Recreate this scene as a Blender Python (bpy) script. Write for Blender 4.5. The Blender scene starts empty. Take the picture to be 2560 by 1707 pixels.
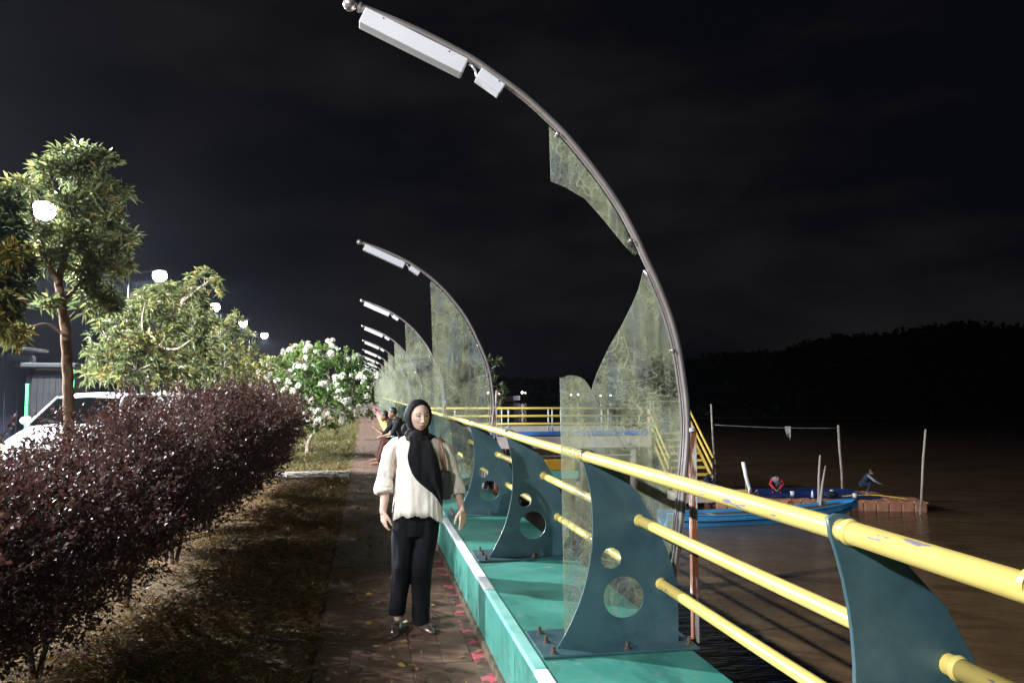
import bpy, bmesh, math, random
import numpy as np
from mathutils import Vector, Matrix, noise as mnoise

random.seed(7)
RNG = np.random.default_rng(7)
R = math.radians
S = bpy.context.scene
COL = S.collection

# ------------------------------------------------------------------ camera
cam_data = bpy.data.cameras.new("camera")
cam = bpy.data.objects.new("camera", cam_data)
COL.objects.link(cam)
cam_data.sensor_width = 36.0
cam_data.lens = 28.0
cam_data.clip_start = 0.05
cam_data.clip_end = 3000.0
cam.location = (0, 0, 1.66)
cam.rotation_euler = (R(90 + 3.69), 0, R(-10.42))
S.camera = cam

# ------------------------------------------------------------------ night sky
W = bpy.data.worlds.new("World")
S.world = W
W.use_nodes = True
wt = W.node_tree
wt.nodes.clear()
w_out = wt.nodes.new("ShaderNodeOutputWorld")
w_bg = wt.nodes.new("ShaderNodeBackground")
w_tc = wt.nodes.new("ShaderNodeTexCoord")
w_map = wt.nodes.new("ShaderNodeMapping")
w_map.inputs["Scale"].default_value = (1.0, 1.0, 2.6)
w_map.inputs["Rotation"].default_value = (0.3, 0.25, 0.4)
w_n = wt.nodes.new("ShaderNodeTexNoise")
w_n.inputs["Scale"].default_value = 2.3
w_n.inputs["Detail"].default_value = 7
w_n.inputs["Roughness"].default_value = 0.55
w_r = wt.nodes.new("ShaderNodeValToRGB")
w_r.color_ramp.elements[0].position = 0.40
w_r.color_ramp.elements[0].color = (0.0024, 0.0026, 0.0040, 1)
w_r.color_ramp.elements[1].position = 0.74
w_r.color_ramp.elements[1].color = (0.0128, 0.0110, 0.0120, 1)
wt.links.new(w_tc.outputs["Generated"], w_map.inputs["Vector"])
wt.links.new(w_map.outputs["Vector"], w_n.inputs["Vector"])
wt.links.new(w_n.outputs["Fac"], w_r.inputs["Fac"])
wt.links.new(w_r.outputs["Color"], w_bg.inputs["Color"])
w_bg.inputs["Strength"].default_value = 1.0
wt.links.new(w_bg.outputs["Background"], w_out.inputs["Surface"])

S.view_settings.view_transform = "Standard"
S.view_settings.look = "None"
S.view_settings.exposure = 0.0
S.view_settings.gamma = 1.0
S.view_settings.use_curve_mapping = False
S.render.engine = "CYCLES"
S.cycles.max_bounces = 8
S.cycles.transparent_max_bounces = 24
S.cycles.sample_clamp_indirect = 4.0
S.cycles.use_denoising = True

LAMP_W = 14300.0        # radiant power of one street lamp

# ------------------------------------------------------------------ helpers
def newmat(name):
    m = bpy.data.materials.new(name)
    m.use_nodes = True
    nt = m.node_tree
    return m, nt, nt.nodes["Principled BSDF"]

def N(nt, kind, **kw):
    n = nt.nodes.new(kind)
    for k, v in kw.items():
        if k in n.inputs:
            n.inputs[k].default_value = v
        else:
            setattr(n, k, v)
    return n

def ramp(nt, fac, stops):
    r = nt.nodes.new("ShaderNodeValToRGB")
    els = r.color_ramp.elements
    while len(els) < len(stops):
        els.new(0.5)
    for e, (p, c) in zip(els, stops):
        e.position = p
        e.color = (*c, 1) if len(c) == 3 else c
    nt.links.new(fac, r.inputs["Fac"])
    return r.outputs["Color"]

def mixc(nt, fac, a, b):
    m = nt.nodes.new("ShaderNodeMix")
    m.data_type = "RGBA"
    for sock, val in ((m.inputs[0], fac), (m.inputs[6], a), (m.inputs[7], b)):
        if isinstance(val, bpy.types.NodeSocket):
            nt.links.new(val, sock)
        elif isinstance(val, (int, float)):
            sock.default_value = val
        else:
            sock.default_value = (*val, 1)
    return m.outputs[2]

def math_(nt, op, a, b=None):
    m = nt.nodes.new("ShaderNodeMath")
    m.operation = op
    for i, v in enumerate((a, b)):
        if v is None:
            continue
        if isinstance(v, bpy.types.NodeSocket):
            nt.links.new(v, m.inputs[i])
        else:
            m.inputs[i].default_value = v
    return m.outputs[0]

def pos(nt, scale=(1, 1, 1), rot=(0, 0, 0), coord="Position"):
    if coord == "Position":
        g = nt.nodes.new("ShaderNodeNewGeometry").outputs["Position"]
    else:
        g = nt.nodes.new("ShaderNodeTexCoord").outputs[coord]
    m = N(nt, "ShaderNodeMapping")
    m.inputs["Scale"].default_value = scale
    m.inputs["Rotation"].default_value = rot
    nt.links.new(g, m.inputs["Vector"])
    return m.outputs["Vector"]

def noise(nt, vec, scale, detail=5, rough=0.55, dist=0.0):
    n = N(nt, "ShaderNodeTexNoise", Scale=scale, Detail=detail, Roughness=rough, Distortion=dist)
    nt.links.new(vec, n.inputs["Vector"])
    return n.outputs["Fac"]

def bump(nt, b, h, strength=0.3, dist=0.01):
    n = N(nt, "ShaderNodeBump", Strength=strength, Distance=dist)
    nt.links.new(h, n.inputs["Height"])
    nt.links.new(n.outputs["Normal"], b.inputs["Normal"])

def paint(name, c1, c2, scale=4.0, rough=0.5, metal=0.0, bmp=0.1, bscale=60, spots=None, stretch=(1, 1, 1), grime=None, spec=0.5):
    """Two-tone mottled surface; spots = (colour, scale, threshold); grime = (colour, scale, lo, hi)."""
    m, nt, b = newmat(name)
    v = pos(nt, stretch)
    col = ramp(nt, noise(nt, v, scale, 6, 0.6), [(0.35, c1), (0.68, c2)])
    if grime:
        gc, gs, lo, hi = grime
        f = ramp(nt, noise(nt, v, gs, 8, 0.65), [(lo, (0, 0, 0)), (hi, (1, 1, 1))])
        col = mixc(nt, f, col, gc)
    if spots:
        sc, ss, th = spots
        f = ramp(nt, noise(nt, v, ss, 3, 0.5), [(th, (0, 0, 0)), (th + 0.02, (1, 1, 1))])
        col = mixc(nt, f, col, sc)
    nt.links.new(col, b.inputs["Base Color"])
    b.inputs["Roughness"].default_value = rough
    b.inputs["Metallic"].default_value = metal
    b.inputs["Specular IOR Level"].default_value = spec
    if bmp:
        bump(nt, b, noise(nt, v, bscale, 4), bmp, 0.004)
    return m

class MB:
    """Collects shapes; build() links them as one mesh object."""
    def __init__(self):
        self.v = []
        self.f = []
    def add(self, vs, fs):
        o = len(self.v)
        self.v += [tuple(p) for p in vs]
        self.f += [tuple(i + o for i in f) for f in fs]
        return self
    def box(self, c, s, M=None):
        x, y, z = s[0] / 2, s[1] / 2, s[2] / 2
        P = [Vector((i * x, j * y, k * z)) for k in (-1, 1) for j in (-1, 1) for i in (-1, 1)]
        if M is not None:
            P = [M @ p for p in P]
        P = [p + Vector(c) for p in P]
        return self.add(P, [(0, 2, 3, 1), (4, 5, 7, 6), (0, 1, 5, 4), (2, 6, 7, 3), (0, 4, 6, 2), (1, 3, 7, 5)])
    def bbox(self, c, s, bev=0.01, M=None):
        """box with chamfered edges"""
        bm = bmesh.new()
        bmesh.ops.create_cube(bm, size=1)
        for v in bm.verts:
            v.co = Vector((v.co.x * s[0], v.co.y * s[1], v.co.z * s[2]))
        bmesh.ops.bevel(bm, geom=bm.edges[:], offset=bev, segments=2, affect="EDGES", profile=0.6)
        bm.verts.index_update()
        vs = [((M @ v.co) if M is not None else v.co) + Vector(c) for v in bm.verts]
        fs = [[v.index for v in f.verts] for f in bm.faces]
        bm.free()
        return self.add(vs, fs)
    def tube(self, path, r, n=10, caps=True, flat=1.0):
        P = [Vector(p) for p in path]
        rr = r if isinstance(r, (list, tuple)) else [r] * len(P)
        vs, fs = [], []
        up = Vector((0, 0, 1))
        t0 = (P[1] - P[0]).normalized()
        a = t0.cross(up)
        if a.length < 1e-3:
            a = t0.cross(Vector((0, 1, 0)))
        a.normalize()
        for i, p in enumerate(P):
            t = (P[min(i + 1, len(P) - 1)] - P[max(i - 1, 0)]).normalized()
            a = (a - t * a.dot(t)).normalized()
            b = t.cross(a)
            for k in range(n):
                w = 2 * math.pi * k / n
                vs.append(p + (a * math.cos(w) + b * (math.sin(w) * flat)) * rr[i])
        for i in range(len(P) - 1):
            for k in range(n):
                k2 = (k + 1) % n
                fs.append((i * n + k, i * n + k2, (i + 1) * n + k2, (i + 1) * n + k))
        if caps:
            fs.append(tuple(range(n))[::-1])
            fs.append(tuple((len(P) - 1) * n + k for k in range(n)))
        return self.add(vs, fs)
    def caps(self, p0, p1, r0, r1, n=12):
        """closed tapered capsule"""
        p0, p1 = Vector(p0), Vector(p1)
        d = p1 - p0
        L = d.length
        t = d / L if L > 1e-6 else Vector((0, 0, 1))
        path, rad = [], []
        for w in (85, 60, 30, 0):
            path.append(p0 - t * r0 * math.sin(R(w)))
            rad.append(max(r0 * math.cos(R(w)), 1e-4))
        for w in (0, 30, 60, 85):
            path.append(p1 + t * r1 * math.sin(R(w)))
            rad.append(max(r1 * math.cos(R(w)), 1e-4))
        if L < 1e-6:
            path[3] = path[3] - t * 1e-5
        return self.tube(path, rad, n)
    def ell(self, c, r, M=None, nu=20, nv=14):
        vs, fs = [], []
        for j in range(nv + 1):
            th = math.pi * (0.02 + 0.96 * j / nv)
            for i in range(nu):
                ph = 2 * math.pi * i / nu
                p = Vector((r[0] * math.sin(th) * math.cos(ph), r[1] * math.sin(th) * math.sin(ph), r[2] * math.cos(th)))
                if M is not None:
                    p = M @ p
                vs.append(p + Vector(c))
        for j in range(nv):
            for i in range(nu):
                i2 = (i + 1) % nu
                fs.append((j * nu + i, (j + 1) * nu + i, (j + 1) * nu + i2, j * nu + i2))
        fs.append(tuple(range(nu)))
        fs.append(tuple(nv * nu + k for k in range(nu))[::-1])
        return self.add(vs, fs)
    def loft(self, rings, closed_ends=True):
        n = len(rings[0])
        vs = [p for r in rings for p in r]
        fs = []
        for i in range(len(rings) - 1):
            for k in range(n):
                k2 = (k + 1) % n
                fs.append((i * n + k, i * n + k2, (i + 1) * n + k2, (i + 1) * n + k))
        if closed_ends:
            fs.append(tuple(range(n))[::-1])
            fs.append(tuple((len(rings) - 1) * n + k for k in range(n)))
        return self.add(vs, fs)
    def mesh(self, name, mat=None, smooth=True):
        me = bpy.data.meshes.new(name)
        me.from_pydata([tuple(p) for p in self.v], [], self.f)
        bm = bmesh.new()
        bm.from_mesh(me)
        bmesh.ops.recalc_face_normals(bm, faces=bm.faces)
        bm.to_mesh(me)
        bm.free()
        if mat:
            me.materials.append(mat)
        if smooth:
            me.shade_smooth()
        return me
    def build(self, name, mat, parent=None, smooth=False, auto=False):
        me = self.mesh(name, mat, smooth or auto)
        o = link(name, me, parent)
        if auto:
            me.set_sharp_from_angle(angle=R(38))
        return o

def link(name, me, parent=None):
    o = bpy.data.objects.new(name, me)
    COL.objects.link(o)
    if parent is not None:
        o.parent = parent
    return o

def tag(o, label=None, cat=None, group=None, kind=None):
    if label: o["label"] = label
    if cat: o["category"] = cat
    if group: o["group"] = group
    if kind: o["kind"] = kind
    return o

def thing(name, label, cat, loc=(0, 0, 0), rz=0.0, group=None):
    o = bpy.data.objects.new(name, None)
    o.empty_display_size = 0.2
    COL.objects.link(o)
    o.location = loc
    o.rotation_euler = (0, 0, rz)
    return tag(o, label, cat, group)

def copy_tree(o, parent=None):
    c = o.copy()
    COL.objects.link(c)
    if parent is not None:
        c.parent = parent
    for ch in [x for x in COL.objects if x.parent == o]:
        copy_tree(ch, c)
    return c

def remesh(mb, voxel, smooth=2, name="body", mat=None, parent=None, deform=None):
    """union of closed shells as one continuous skin"""
    me = mb.mesh(name + "_tmp")
    o = bpy.data.objects.new(name + "_tmp", me)
    COL.objects.link(o)
    r = o.modifiers.new("r", "REMESH")
    r.mode = "VOXEL"
    r.voxel_size = voxel
    if smooth:
        s = o.modifiers.new("s", "SMOOTH")
        s.iterations = smooth
        s.factor = 0.5
    dg = bpy.context.evaluated_depsgraph_get()
    m2 = bpy.data.meshes.new_from_object(o.evaluated_get(dg))
    bpy.data.objects.remove(o)
    bpy.data.meshes.remove(me)
    m2.name = name
    if deform:
        co = np.empty(len(m2.vertices) * 3, np.float32)
        m2.vertices.foreach_get("co", co)
        co = deform(co.reshape(-1, 3).astype(float))
        m2.vertices.foreach_set("co", co.astype(np.float32).ravel())
    m2.materials.clear()
    if mat:
        m2.materials.append(mat)
    m2.shade_smooth()
    return link(name, m2, parent)

def plate(name, loops, th, mat, parent=None, bev=0.0008):
    """flat sheet in the local XZ plane, with holes, of thickness th"""
    cu = bpy.data.curves.new(name, "CURVE")
    cu.dimensions = "2D"
    cu.fill_mode = "BOTH"
    cu.extrude = th / 2
    cu.bevel_depth = bev
    cu.bevel_resolution = 0
    for lp in loops:
        sp = cu.splines.new("POLY")
        sp.points.add(len(lp) - 1)
        for p, (x, z) in zip(sp.points, lp):
            p.co = (x, z, 0, 1)
        sp.use_cyclic_u = True
    o = bpy.data.objects.new(name + "_tmp", cu)
    COL.objects.link(o)
    dg = bpy.context.evaluated_depsgraph_get()
    me = bpy.data.meshes.new_from_object(o.evaluated_get(dg))
    bpy.data.objects.remove(o)
    me.transform(Matrix.Rotation(R(90), 4, "X"))
    me.name = name
    me.materials.clear()
    me.materials.append(mat)
    return link(name, me, parent)

def catmull(P, n=8):
    P = [np.array(p, float) for p in P]
    out = []
    for i in range(len(P) - 1):
        p0, p1, p2, p3 = P[max(i - 1, 0)], P[i], P[i + 1], P[min(i + 2, len(P) - 1)]
        for k in range(n):
            t = k / n
            out.append(0.5 * ((2 * p1) + (-p0 + p2) * t + (2 * p0 - 5 * p1 + 4 * p2 - p3) * t * t + (-p0 + 3 * p1 - 3 * p2 + p3) * t ** 3))
    out.append(P[-1])
    return [tuple(p) for p in out]

def fast_mesh(name, verts, quads, mat, attrs=None, parent=None, smooth=False):
    """numpy mesh of quads (or tris) with float point attributes"""
    me = bpy.data.meshes.new(name)
    nv, nf, k = len(verts), len(quads), quads.shape[1]
    me.vertices.add(nv)
    me.vertices.foreach_set("co", verts.astype(np.float32).ravel())
    me.loops.add(nf * k)
    me.loops.foreach_set("vertex_index", quads.astype(np.int32).ravel())
    me.polygons.add(nf)
    me.polygons.foreach_set("loop_start", (np.arange(nf) * k).astype(np.int32))
    me.update(calc_edges=True)
    for an, av in (attrs or {}).items():
        a = me.attributes.new(an, "FLOAT", "POINT")
        a.data.foreach_set("value", av.astype(np.float32))
    me.materials.append(mat)
    if smooth:
        me.shade_smooth()
    return link(name, me, parent)

def leaf_mesh(name, P, D, L, Wd, mat, parent=None, fold=0.25, droop=0.0, tint=None):
    """one folded leaf (2 triangles pairs) per base point P along direction D"""
    n = len(P)
    D = D / np.linalg.norm(D, axis=1, keepdims=True)
    rnd = RNG.normal(size=(n, 3))
    A = np.cross(D, rnd)
    A /= np.linalg.norm(A, axis=1, keepdims=True) + 1e-9
    Nn = np.cross(A, D)
    flip = np.where(Nn[:, 2] < 0, -1.0, 1.0)[:, None]
    Nn *= flip
    L = L[:, None]
    Wd = Wd[:, None]
    mid = P + D * L * 0.5 + Nn * Wd * fold * 0.5
    v0 = P
    v1 = mid + A * Wd * 0.5
    v2 = P + D * L - np.array([0, 0, 1.0]) * L * droop
    v3 = mid - A * Wd * 0.5
    V = np.stack([v0, v1, v2, v3], 1).reshape(-1, 3)
    i = np.arange(n) * 4
    F = np.concatenate([np.stack([i, i + 1, i + 2], 1), np.stack([i, i + 2, i + 3], 1)], 0)
    t = RNG.random(n) if tint is None else tint
    return fast_mesh(name, V, F, mat, {"tint": np.repeat(t, 4)}, parent)

def unit(n):
    v = RNG.normal(size=(n, 3))
    return v / np.linalg.norm(v, axis=1, keepdims=True)

def leaf_mat(name, stops, rough=0.42, trans=0.25):
    m, nt, b = newmat(name)
    a = N(nt, "ShaderNodeAttribute", attribute_name="tint")
    col = ramp(nt, a.outputs["Fac"], stops)
    nt.links.new(col, b.inputs["Base Color"])
    b.inputs["Roughness"].default_value = rough
    tr = nt.nodes.new("ShaderNodeBsdfTranslucent")
    nt.links.new(col, tr.inputs["Color"])
    mx = N(nt, "ShaderNodeMixShader")
    mx.inputs[0].default_value = trans
    nt.links.new(b.outputs[0], mx.inputs[1])
    nt.links.new(tr.outputs[0], mx.inputs[2])
    nt.links.new(mx.outputs[0], nt.nodes["Material Output"].inputs["Surface"])
    return m

# ------------------------------------------------------------------ materials
def m_yellow():
    m, nt, b = newmat("yellow_paint")
    v = pos(nt)
    col = ramp(nt, noise(nt, v, 5, 6), [(0.3, (0.53, 0.40, 0.10)), (0.7, (0.62, 0.49, 0.15))])
    g = ramp(nt, noise(nt, pos(nt, (6, 1.6, 6)), 3.2, 9, 0.62), [(0.66, (0, 0, 0)), (0.675, (1, 1, 1))])
    col = mixc(nt, g, col, (0.16, 0.15, 0.20))
    d = ramp(nt, noise(nt, v, 70, 3), [(0.70, (0, 0, 0)), (0.76, (1, 1, 1))])
    col = mixc(nt, d, col, (0.30, 0.22, 0.06))
    nt.links.new(col, b.inputs["Base Color"])
    b.inputs["Roughness"].default_value = 0.3
    bump(nt, b, noise(nt, v, 90, 4), 0.12, 0.003)
    return m

def m_rail_top():
    m, nt, b = newmat("yellow_paint_peeling")
    v = pos(nt)
    col = ramp(nt, noise(nt, v, 5, 6), [(0.3, (0.53, 0.40, 0.10)), (0.7, (0.62, 0.49, 0.15))])
    g = ramp(nt, noise(nt, pos(nt, (7, 1.3, 7)), 2.6, 10, 0.66), [(0.598, (0, 0, 0)), (0.612, (1, 1, 1))])
    col = mixc(nt, g, col, (0.19, 0.18, 0.26))
    d = ramp(nt, noise(nt, v, 80, 3), [(0.70, (0, 0, 0)), (0.76, (1, 1, 1))])
    col = mixc(nt, d, col, (0.30, 0.22, 0.06))
    nt.links.new(col, b.inputs["Base Color"])
    b.inputs["Roughness"].default_value = 0.3
    bump(nt, b, noise(nt, v, 90, 4), 0.12, 0.003)
    return m

def m_acrylic(name="cloudy_acrylic"):
    m, nt, b = newmat(name)
    v = pos(nt)
    # hair-like scratches = thin contour lines of warped noise at several scales
    tot = None
    for sc, w, dist, amp in ((2.4, 0.0055, 1.2, 1.0), (4.6, 0.009, 1.8, 0.95), (9.0, 0.014, 2.0, 0.8), (19, 0.024, 1.4, 0.6)):
        n = noise(nt, v, sc, 2, 0.5, dist)
        a = math_(nt, "ABSOLUTE", math_(nt, "SUBTRACT", n, 0.5))
        l = ramp(nt, a, [(0.0, (amp,) * 3), (w, (0, 0, 0))])
        tot = l if tot is None else math_(nt, "MAXIMUM", tot, l)
    patch = ramp(nt, noise(nt, v, 2.6, 4), [(0.36, (0.12,) * 3), (0.66, (1, 1, 1))])
    tot = math_(nt, "MULTIPLY", tot, patch)
    film = ramp(nt, noise(nt, v, 3.4, 7, 0.62), [(0.36, (0.035,) * 3), (0.74, (0.46,) * 3)])
    streak = ramp(nt, noise(nt, pos(nt, (14, 14, 1.3)), 2.0, 5, 0.6), [(0.50, (0, 0, 0)), (0.76, (0.24,) * 3)])
    alpha = math_(nt, "MINIMUM", math_(nt, "ADD", math_(nt, "ADD", math_(nt, "MULTIPLY", tot, 0.62), film), streak), 0.92)
    gn = nt.nodes.new("ShaderNodeNewGeometry")
    sn = nt.nodes.new("ShaderNodeSeparateXYZ")
    nt.links.new(gn.outputs["True Normal"], sn.inputs[0])
    rim = math_(nt, "LESS_THAN", math_(nt, "ABSOLUTE", sn.outputs["Y"]), 0.6)
    alpha = math_(nt, "MAXIMUM", alpha, math_(nt, "MULTIPLY", rim, 0.85))
    col = ramp(nt, noise(nt, pos(nt, (6, 6, 1.5)), 1.6, 5), [(0.36, (0.40, 0.44, 0.42)), (0.55, (0.50, 0.52, 0.34)), (0.80, (0.58, 0.59, 0.46))])
    nt.links.new(col, b.inputs["Base Color"])
    b.inputs["Roughness"].default_value = 0.6
    b.inputs["Specular IOR Level"].default_value = 0.0
    tr = nt.nodes.new("ShaderNodeBsdfTransparent")
    tr.inputs["Color"].default_value = (0.93, 0.96, 0.94, 1)
    trl = nt.nodes.new("ShaderNodeBsdfTranslucent")
    nt.links.new(col, trl.inputs["Color"])
    m0 = N(nt, "ShaderNodeMixShader")
    m0.inputs[0].default_value = 0.35
    nt.links.new(b.outputs[0], m0.inputs[1])
    nt.links.new(trl.outputs[0], m0.inputs[2])
    m1 = N(nt, "ShaderNodeMixShader")
    nt.links.new(alpha, m1.inputs[0])
    nt.links.new(tr.outputs[0], m1.inputs[1])
    nt.links.new(m0.outputs[0], m1.inputs[2])
    gl = N(nt, "ShaderNodeBsdfGlossy", Roughness=0.03)
    fr = N(nt, "ShaderNodeFresnel", IOR=1.45)
    m2 = N(nt, "ShaderNodeMixShader")
    nt.links.new(fr.outputs[0], m2.inputs[0])
    nt.links.new(m1.outputs[0], m2.inputs[1])
    nt.links.new(gl.outputs[0], m2.inputs[2])
    nt.links.new(m2.outputs[0], nt.nodes["Material Output"].inputs["Surface"])
    return m

def m_emit(name, col, s):
    m, nt, b = newmat(name)
    b.inputs["Base Color"].default_value = (*col, 1)
    b.inputs["Emission Color"].default_value = (*col, 1)
    b.inputs["Emission Strength"].default_value = s
    return m

def m_glass_dark():
    m, nt, b = newmat("car_glass")
    b.inputs["Base Color"].default_value = (0.0025, 0.003, 0.003, 1)
    b.inputs["Roughness"].default_value = 0.05
    return m

M = {}
M["yellow"] = m_yellow()
M["rail_top"] = m_rail_top()
M["acrylic"] = m_acrylic()
M["ledge_green"] = paint("ledge_green", (0.032, 0.186, 0.147), (0.054, 0.240, 0.196), 3.0, 0.45, bmp=0.25, bscale=35,
                         spots=((0.42, 0.20, 0.16), 9.0, 0.705), stretch=(1, 1.6, 1), grime=((0.05, 0.20, 0.15), 4.5, 0.56, 0.82))
def ledge_dirt(m):
    nt = m.node_tree
    b = nt.nodes["Principled BSDF"]
    src = b.inputs["Base Color"].links[0].from_socket
    drip = ramp(nt, noise(nt, pos(nt, (1, 16, 1.7)), 1.6, 5, 0.6), [(0.56, (0, 0, 0)), (0.66, (1, 1, 1))])
    patch = ramp(nt, noise(nt, pos(nt, (1, 1, 0.4)), 1.3, 3), [(0.44, (0, 0, 0)), (0.62, (1, 1, 1))])
    gx = nt.nodes.new("ShaderNodeNewGeometry")
    sx = nt.nodes.new("ShaderNodeSeparateXYZ")
    nt.links.new(gx.outputs["Normal"], sx.inputs[0])
    side = math_(nt, "LESS_THAN", sx.outputs["X"], -0.5)
    f = math_(nt, "MULTIPLY", math_(nt, "MULTIPLY", drip, patch), math_(nt, "MULTIPLY", side, 0.85))
    col = mixc(nt, f, src, (0.018, 0.05, 0.045))
    scuff = ramp(nt, noise(nt, pos(nt, (5, 1.2, 1)), 3.0, 8, 0.7), [(0.58, (0, 0, 0)), (0.76, (0.5, 0.5, 0.5))])
    col = mixc(nt, scuff, col, (0.115, 0.29, 0.25))
    stain = ramp(nt, noise(nt, pos(nt, (1.6, 0.8, 1)), 1.9, 8, 0.68), [(0.52, (0, 0, 0)), (0.62, (0.8, 0.8, 0.8))])
    col = mixc(nt, stain, col, (0.022, 0.115, 0.092))
    chip = ramp(nt, noise(nt, pos(nt, (1, 1.6, 1)), 22, 4, 0.6), [(0.655, (0, 0, 0)), (0.675, (0.9, 0.9, 0.9))])
    col = mixc(nt, chip, col, (0.30, 0.17, 0.14))
    nt.links.new(col, b.inputs["Base Color"])
ledge_dirt(M["ledge_green"])
M["ledge_yellow"] = paint("ledge_yellow", (0.62, 0.38, 0.07), (0.70, 0.48, 0.12), 3.0, 0.5, grime=((0.3, 0.2, 0.08), 5, 0.6, 0.8))
M["ledge_pink"] = paint("ledge_pink", (0.62, 0.12, 0.17), (0.70, 0.20, 0.24), 3.0, 0.5, grime=((0.3, 0.1, 0.1), 5, 0.6, 0.8))
M["edge_white"] = paint("edge_white", (0.58, 0.67, 0.68), (0.72, 0.76, 0.77), 7.0, 0.5, bmp=0.2, spots=((0.18, 0.2, 0.22), 34.0, 0.72))
M["edge_green"] = paint("edge_green", (0.135, 0.41, 0.35), (0.26, 0.51, 0.46), 5.0, 0.5, bmp=0.2, spots=((0.05, 0.15, 0.14), 30.0, 0.72))
M["plinth"] = paint("stained_concrete", (0.045, 0.032, 0.018), (0.11, 0.08, 0.045), 9.0, 0.8, bmp=0.5)
M["fin"] = paint("fin_teal", (0.022, 0.057, 0.072), (0.043, 0.096, 0.112), 4.0, 0.42, bmp=0.12, bscale=45,
                 grime=((0.078, 0.132, 0.146), 3.0, 0.50, 0.78))
M["fin_edge"] = M["fin"]
M["bolt"] = paint("rusty_bolt", (0.07, 0.05, 0.04), (0.14, 0.10, 0.075), 40, 0.6, metal=0.3)
M["steel"] = paint("stainless_tube", (0.42, 0.38, 0.37), (0.55, 0.50, 0.49), 6.0, 0.30, metal=0.72, bmp=0.0, grime=((0.30, 0.22, 0.17), 9, 0.58, 0.8))
M["rust"] = paint("rusty_white_post", (0.62, 0.58, 0.55), (0.70, 0.66, 0.62), 6, 0.6, bmp=0.35, stretch=(8, 8, 1.2), grime=((0.21, 0.065, 0.025), 2.6, 0.44, 0.52))
M["lightbox"] = paint("white_light_box", (0.66, 0.66, 0.70), (0.72, 0.72, 0.75), 3, 0.4, bmp=0.0, spots=((0.3, 0.3, 0.15), 14, 0.78))
M["dark_steel"] = paint("dark_steel", (0.008, 0.008, 0.009), (0.014, 0.014, 0.014), 5, 0.7, spec=0.2)
M["concrete"] = paint("concrete", (0.26, 0.235, 0.21), (0.36, 0.33, 0.30), 2.5, 0.85, bmp=0.3)
M["asphalt"] = paint("asphalt", (0.035, 0.035, 0.037), (0.06, 0.06, 0.06), 6, 0.85, bmp=0.4, bscale=200)
M["bark"] = paint("bark", (0.10, 0.055, 0.032), (0.26, 0.17, 0.11), 9, 0.9, bmp=0.9, bscale=30, stretch=(2.2, 2.2, 0.7))
M["bark_pale"] = paint("bark_pale", (0.22, 0.17, 0.13), (0.42, 0.36, 0.30), 9, 0.85, bmp=0.6, bscale=30, stretch=(2, 2, 0.7))
M["twig"] = paint("hedge_twig", (0.035, 0.022, 0.018), (0.07, 0.045, 0.035), 12, 0.85, bmp=0.4)

# ------------------------------------------------------------------ ground, path, water
def m_soil():
    m, nt, b = newmat("dry_soil")
    v = pos(nt)
    c = ramp(nt, noise(nt, v, 7, 8, 0.65), [(0.3, (0.07, 0.042, 0.020)), (0.55, (0.15, 0.095, 0.045)), (0.75, (0.23, 0.155, 0.075))])
    g = ramp(nt, noise(nt, v, 0.5, 4), [(0.5, (0, 0, 0)), (0.66, (0.7, 0.7, 0.7))])
    c = mixc(nt, g, c, (0.075, 0.085, 0.022))
    nt.links.new(c, b.inputs["Base Color"])
    b.inputs["Roughness"].default_value = 0.95
    bump(nt, b, noise(nt, v, 30, 8, 0.7), 0.9, 0.04)
    return m

def m_paver(name, a, c, joints=False):
    m, nt, b = newmat(name)
    v = pos(nt)
    col = ramp(nt, noise(nt, v, 6, 8, 0.65), [(0.3, a), (0.7, c)])
    s = ramp(nt, noise(nt, v, 2.3, 5), [(0.55, (0, 0, 0)), (0.75, (0.75,) * 3)])
    col = mixc(nt, s, col, (0.035, 0.025, 0.016))
    if joints:
        br = N(nt, "ShaderNodeTexBrick", Scale=1.0)
        br.offset = 0.0
        br.inputs["Mortar Size"].default_value = 0.008
        br.inputs["Brick Width"].default_value = 0.38
        br.inputs["Row Height"].default_value = 0.40
        br.inputs["Color1"].default_value = (1, 1, 1, 1)
        br.inputs["Color2"].default_value = (0.8, 0.8, 0.8, 1)
        br.inputs["Mortar"].default_value = (0.25, 0.25, 0.25, 1)
        nt.links.new(v, br.inputs["Vector"])
        mm = N(nt, "ShaderNodeMix", data_type="RGBA", blend_type="MULTIPLY")
        mm.inputs[0].default_value = 1.0
        nt.links.new(col, mm.inputs[6])
        nt.links.new(br.outputs["Color"], mm.inputs[7])
        col = mm.outputs[2]
    nt.links.new(col, b.inputs["Base Color"])
    b.inputs["Roughness"].default_value = 0.62
    bump(nt, b, noise(nt, v, 55, 6, 0.7), 0.45, 0.006)
    return m

M["soil"] = m_soil()
M["paver"] = m_paver("paver", (0.090, 0.046, 0.030), (0.170, 0.095, 0.062))
M["paver_far"] = m_paver("paver_jointed", (0.090, 0.046, 0.030), (0.170, 0.095, 0.062), True)
M["paver_pink"] = paint("pink_worn_paver", (0.42, 0.07, 0.09), (0.55, 0.12, 0.14), 7, 0.65, bmp=0.4, grime=((0.075, 0.048, 0.032), 4.2, 0.42, 0.50))

# land: one sheet west of the river wall, far enough to meet the horizon
gm = MB()
gm.add([(-400, -60, -0.03), (1.60, -60, -0.03), (1.60, 600, -0.03), (-400, 600, -0.03)], [(0, 1, 2, 3)])
tag(gm.build("ground", M["soil"]), kind="structure")

wk = MB()
wk.box((0.25, 60.0, -0.022), (1.07, 88.0, 0.04))
walkway = tag(wk.build("footpath", M["paver_far"]), kind="structure")
bed = MB()
bed.box((0.25, 8.9, -0.0205), (1.07, 14.2, 0.03))
tag(bed.build("path_bed", M["paver"]), kind="structure")

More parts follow.
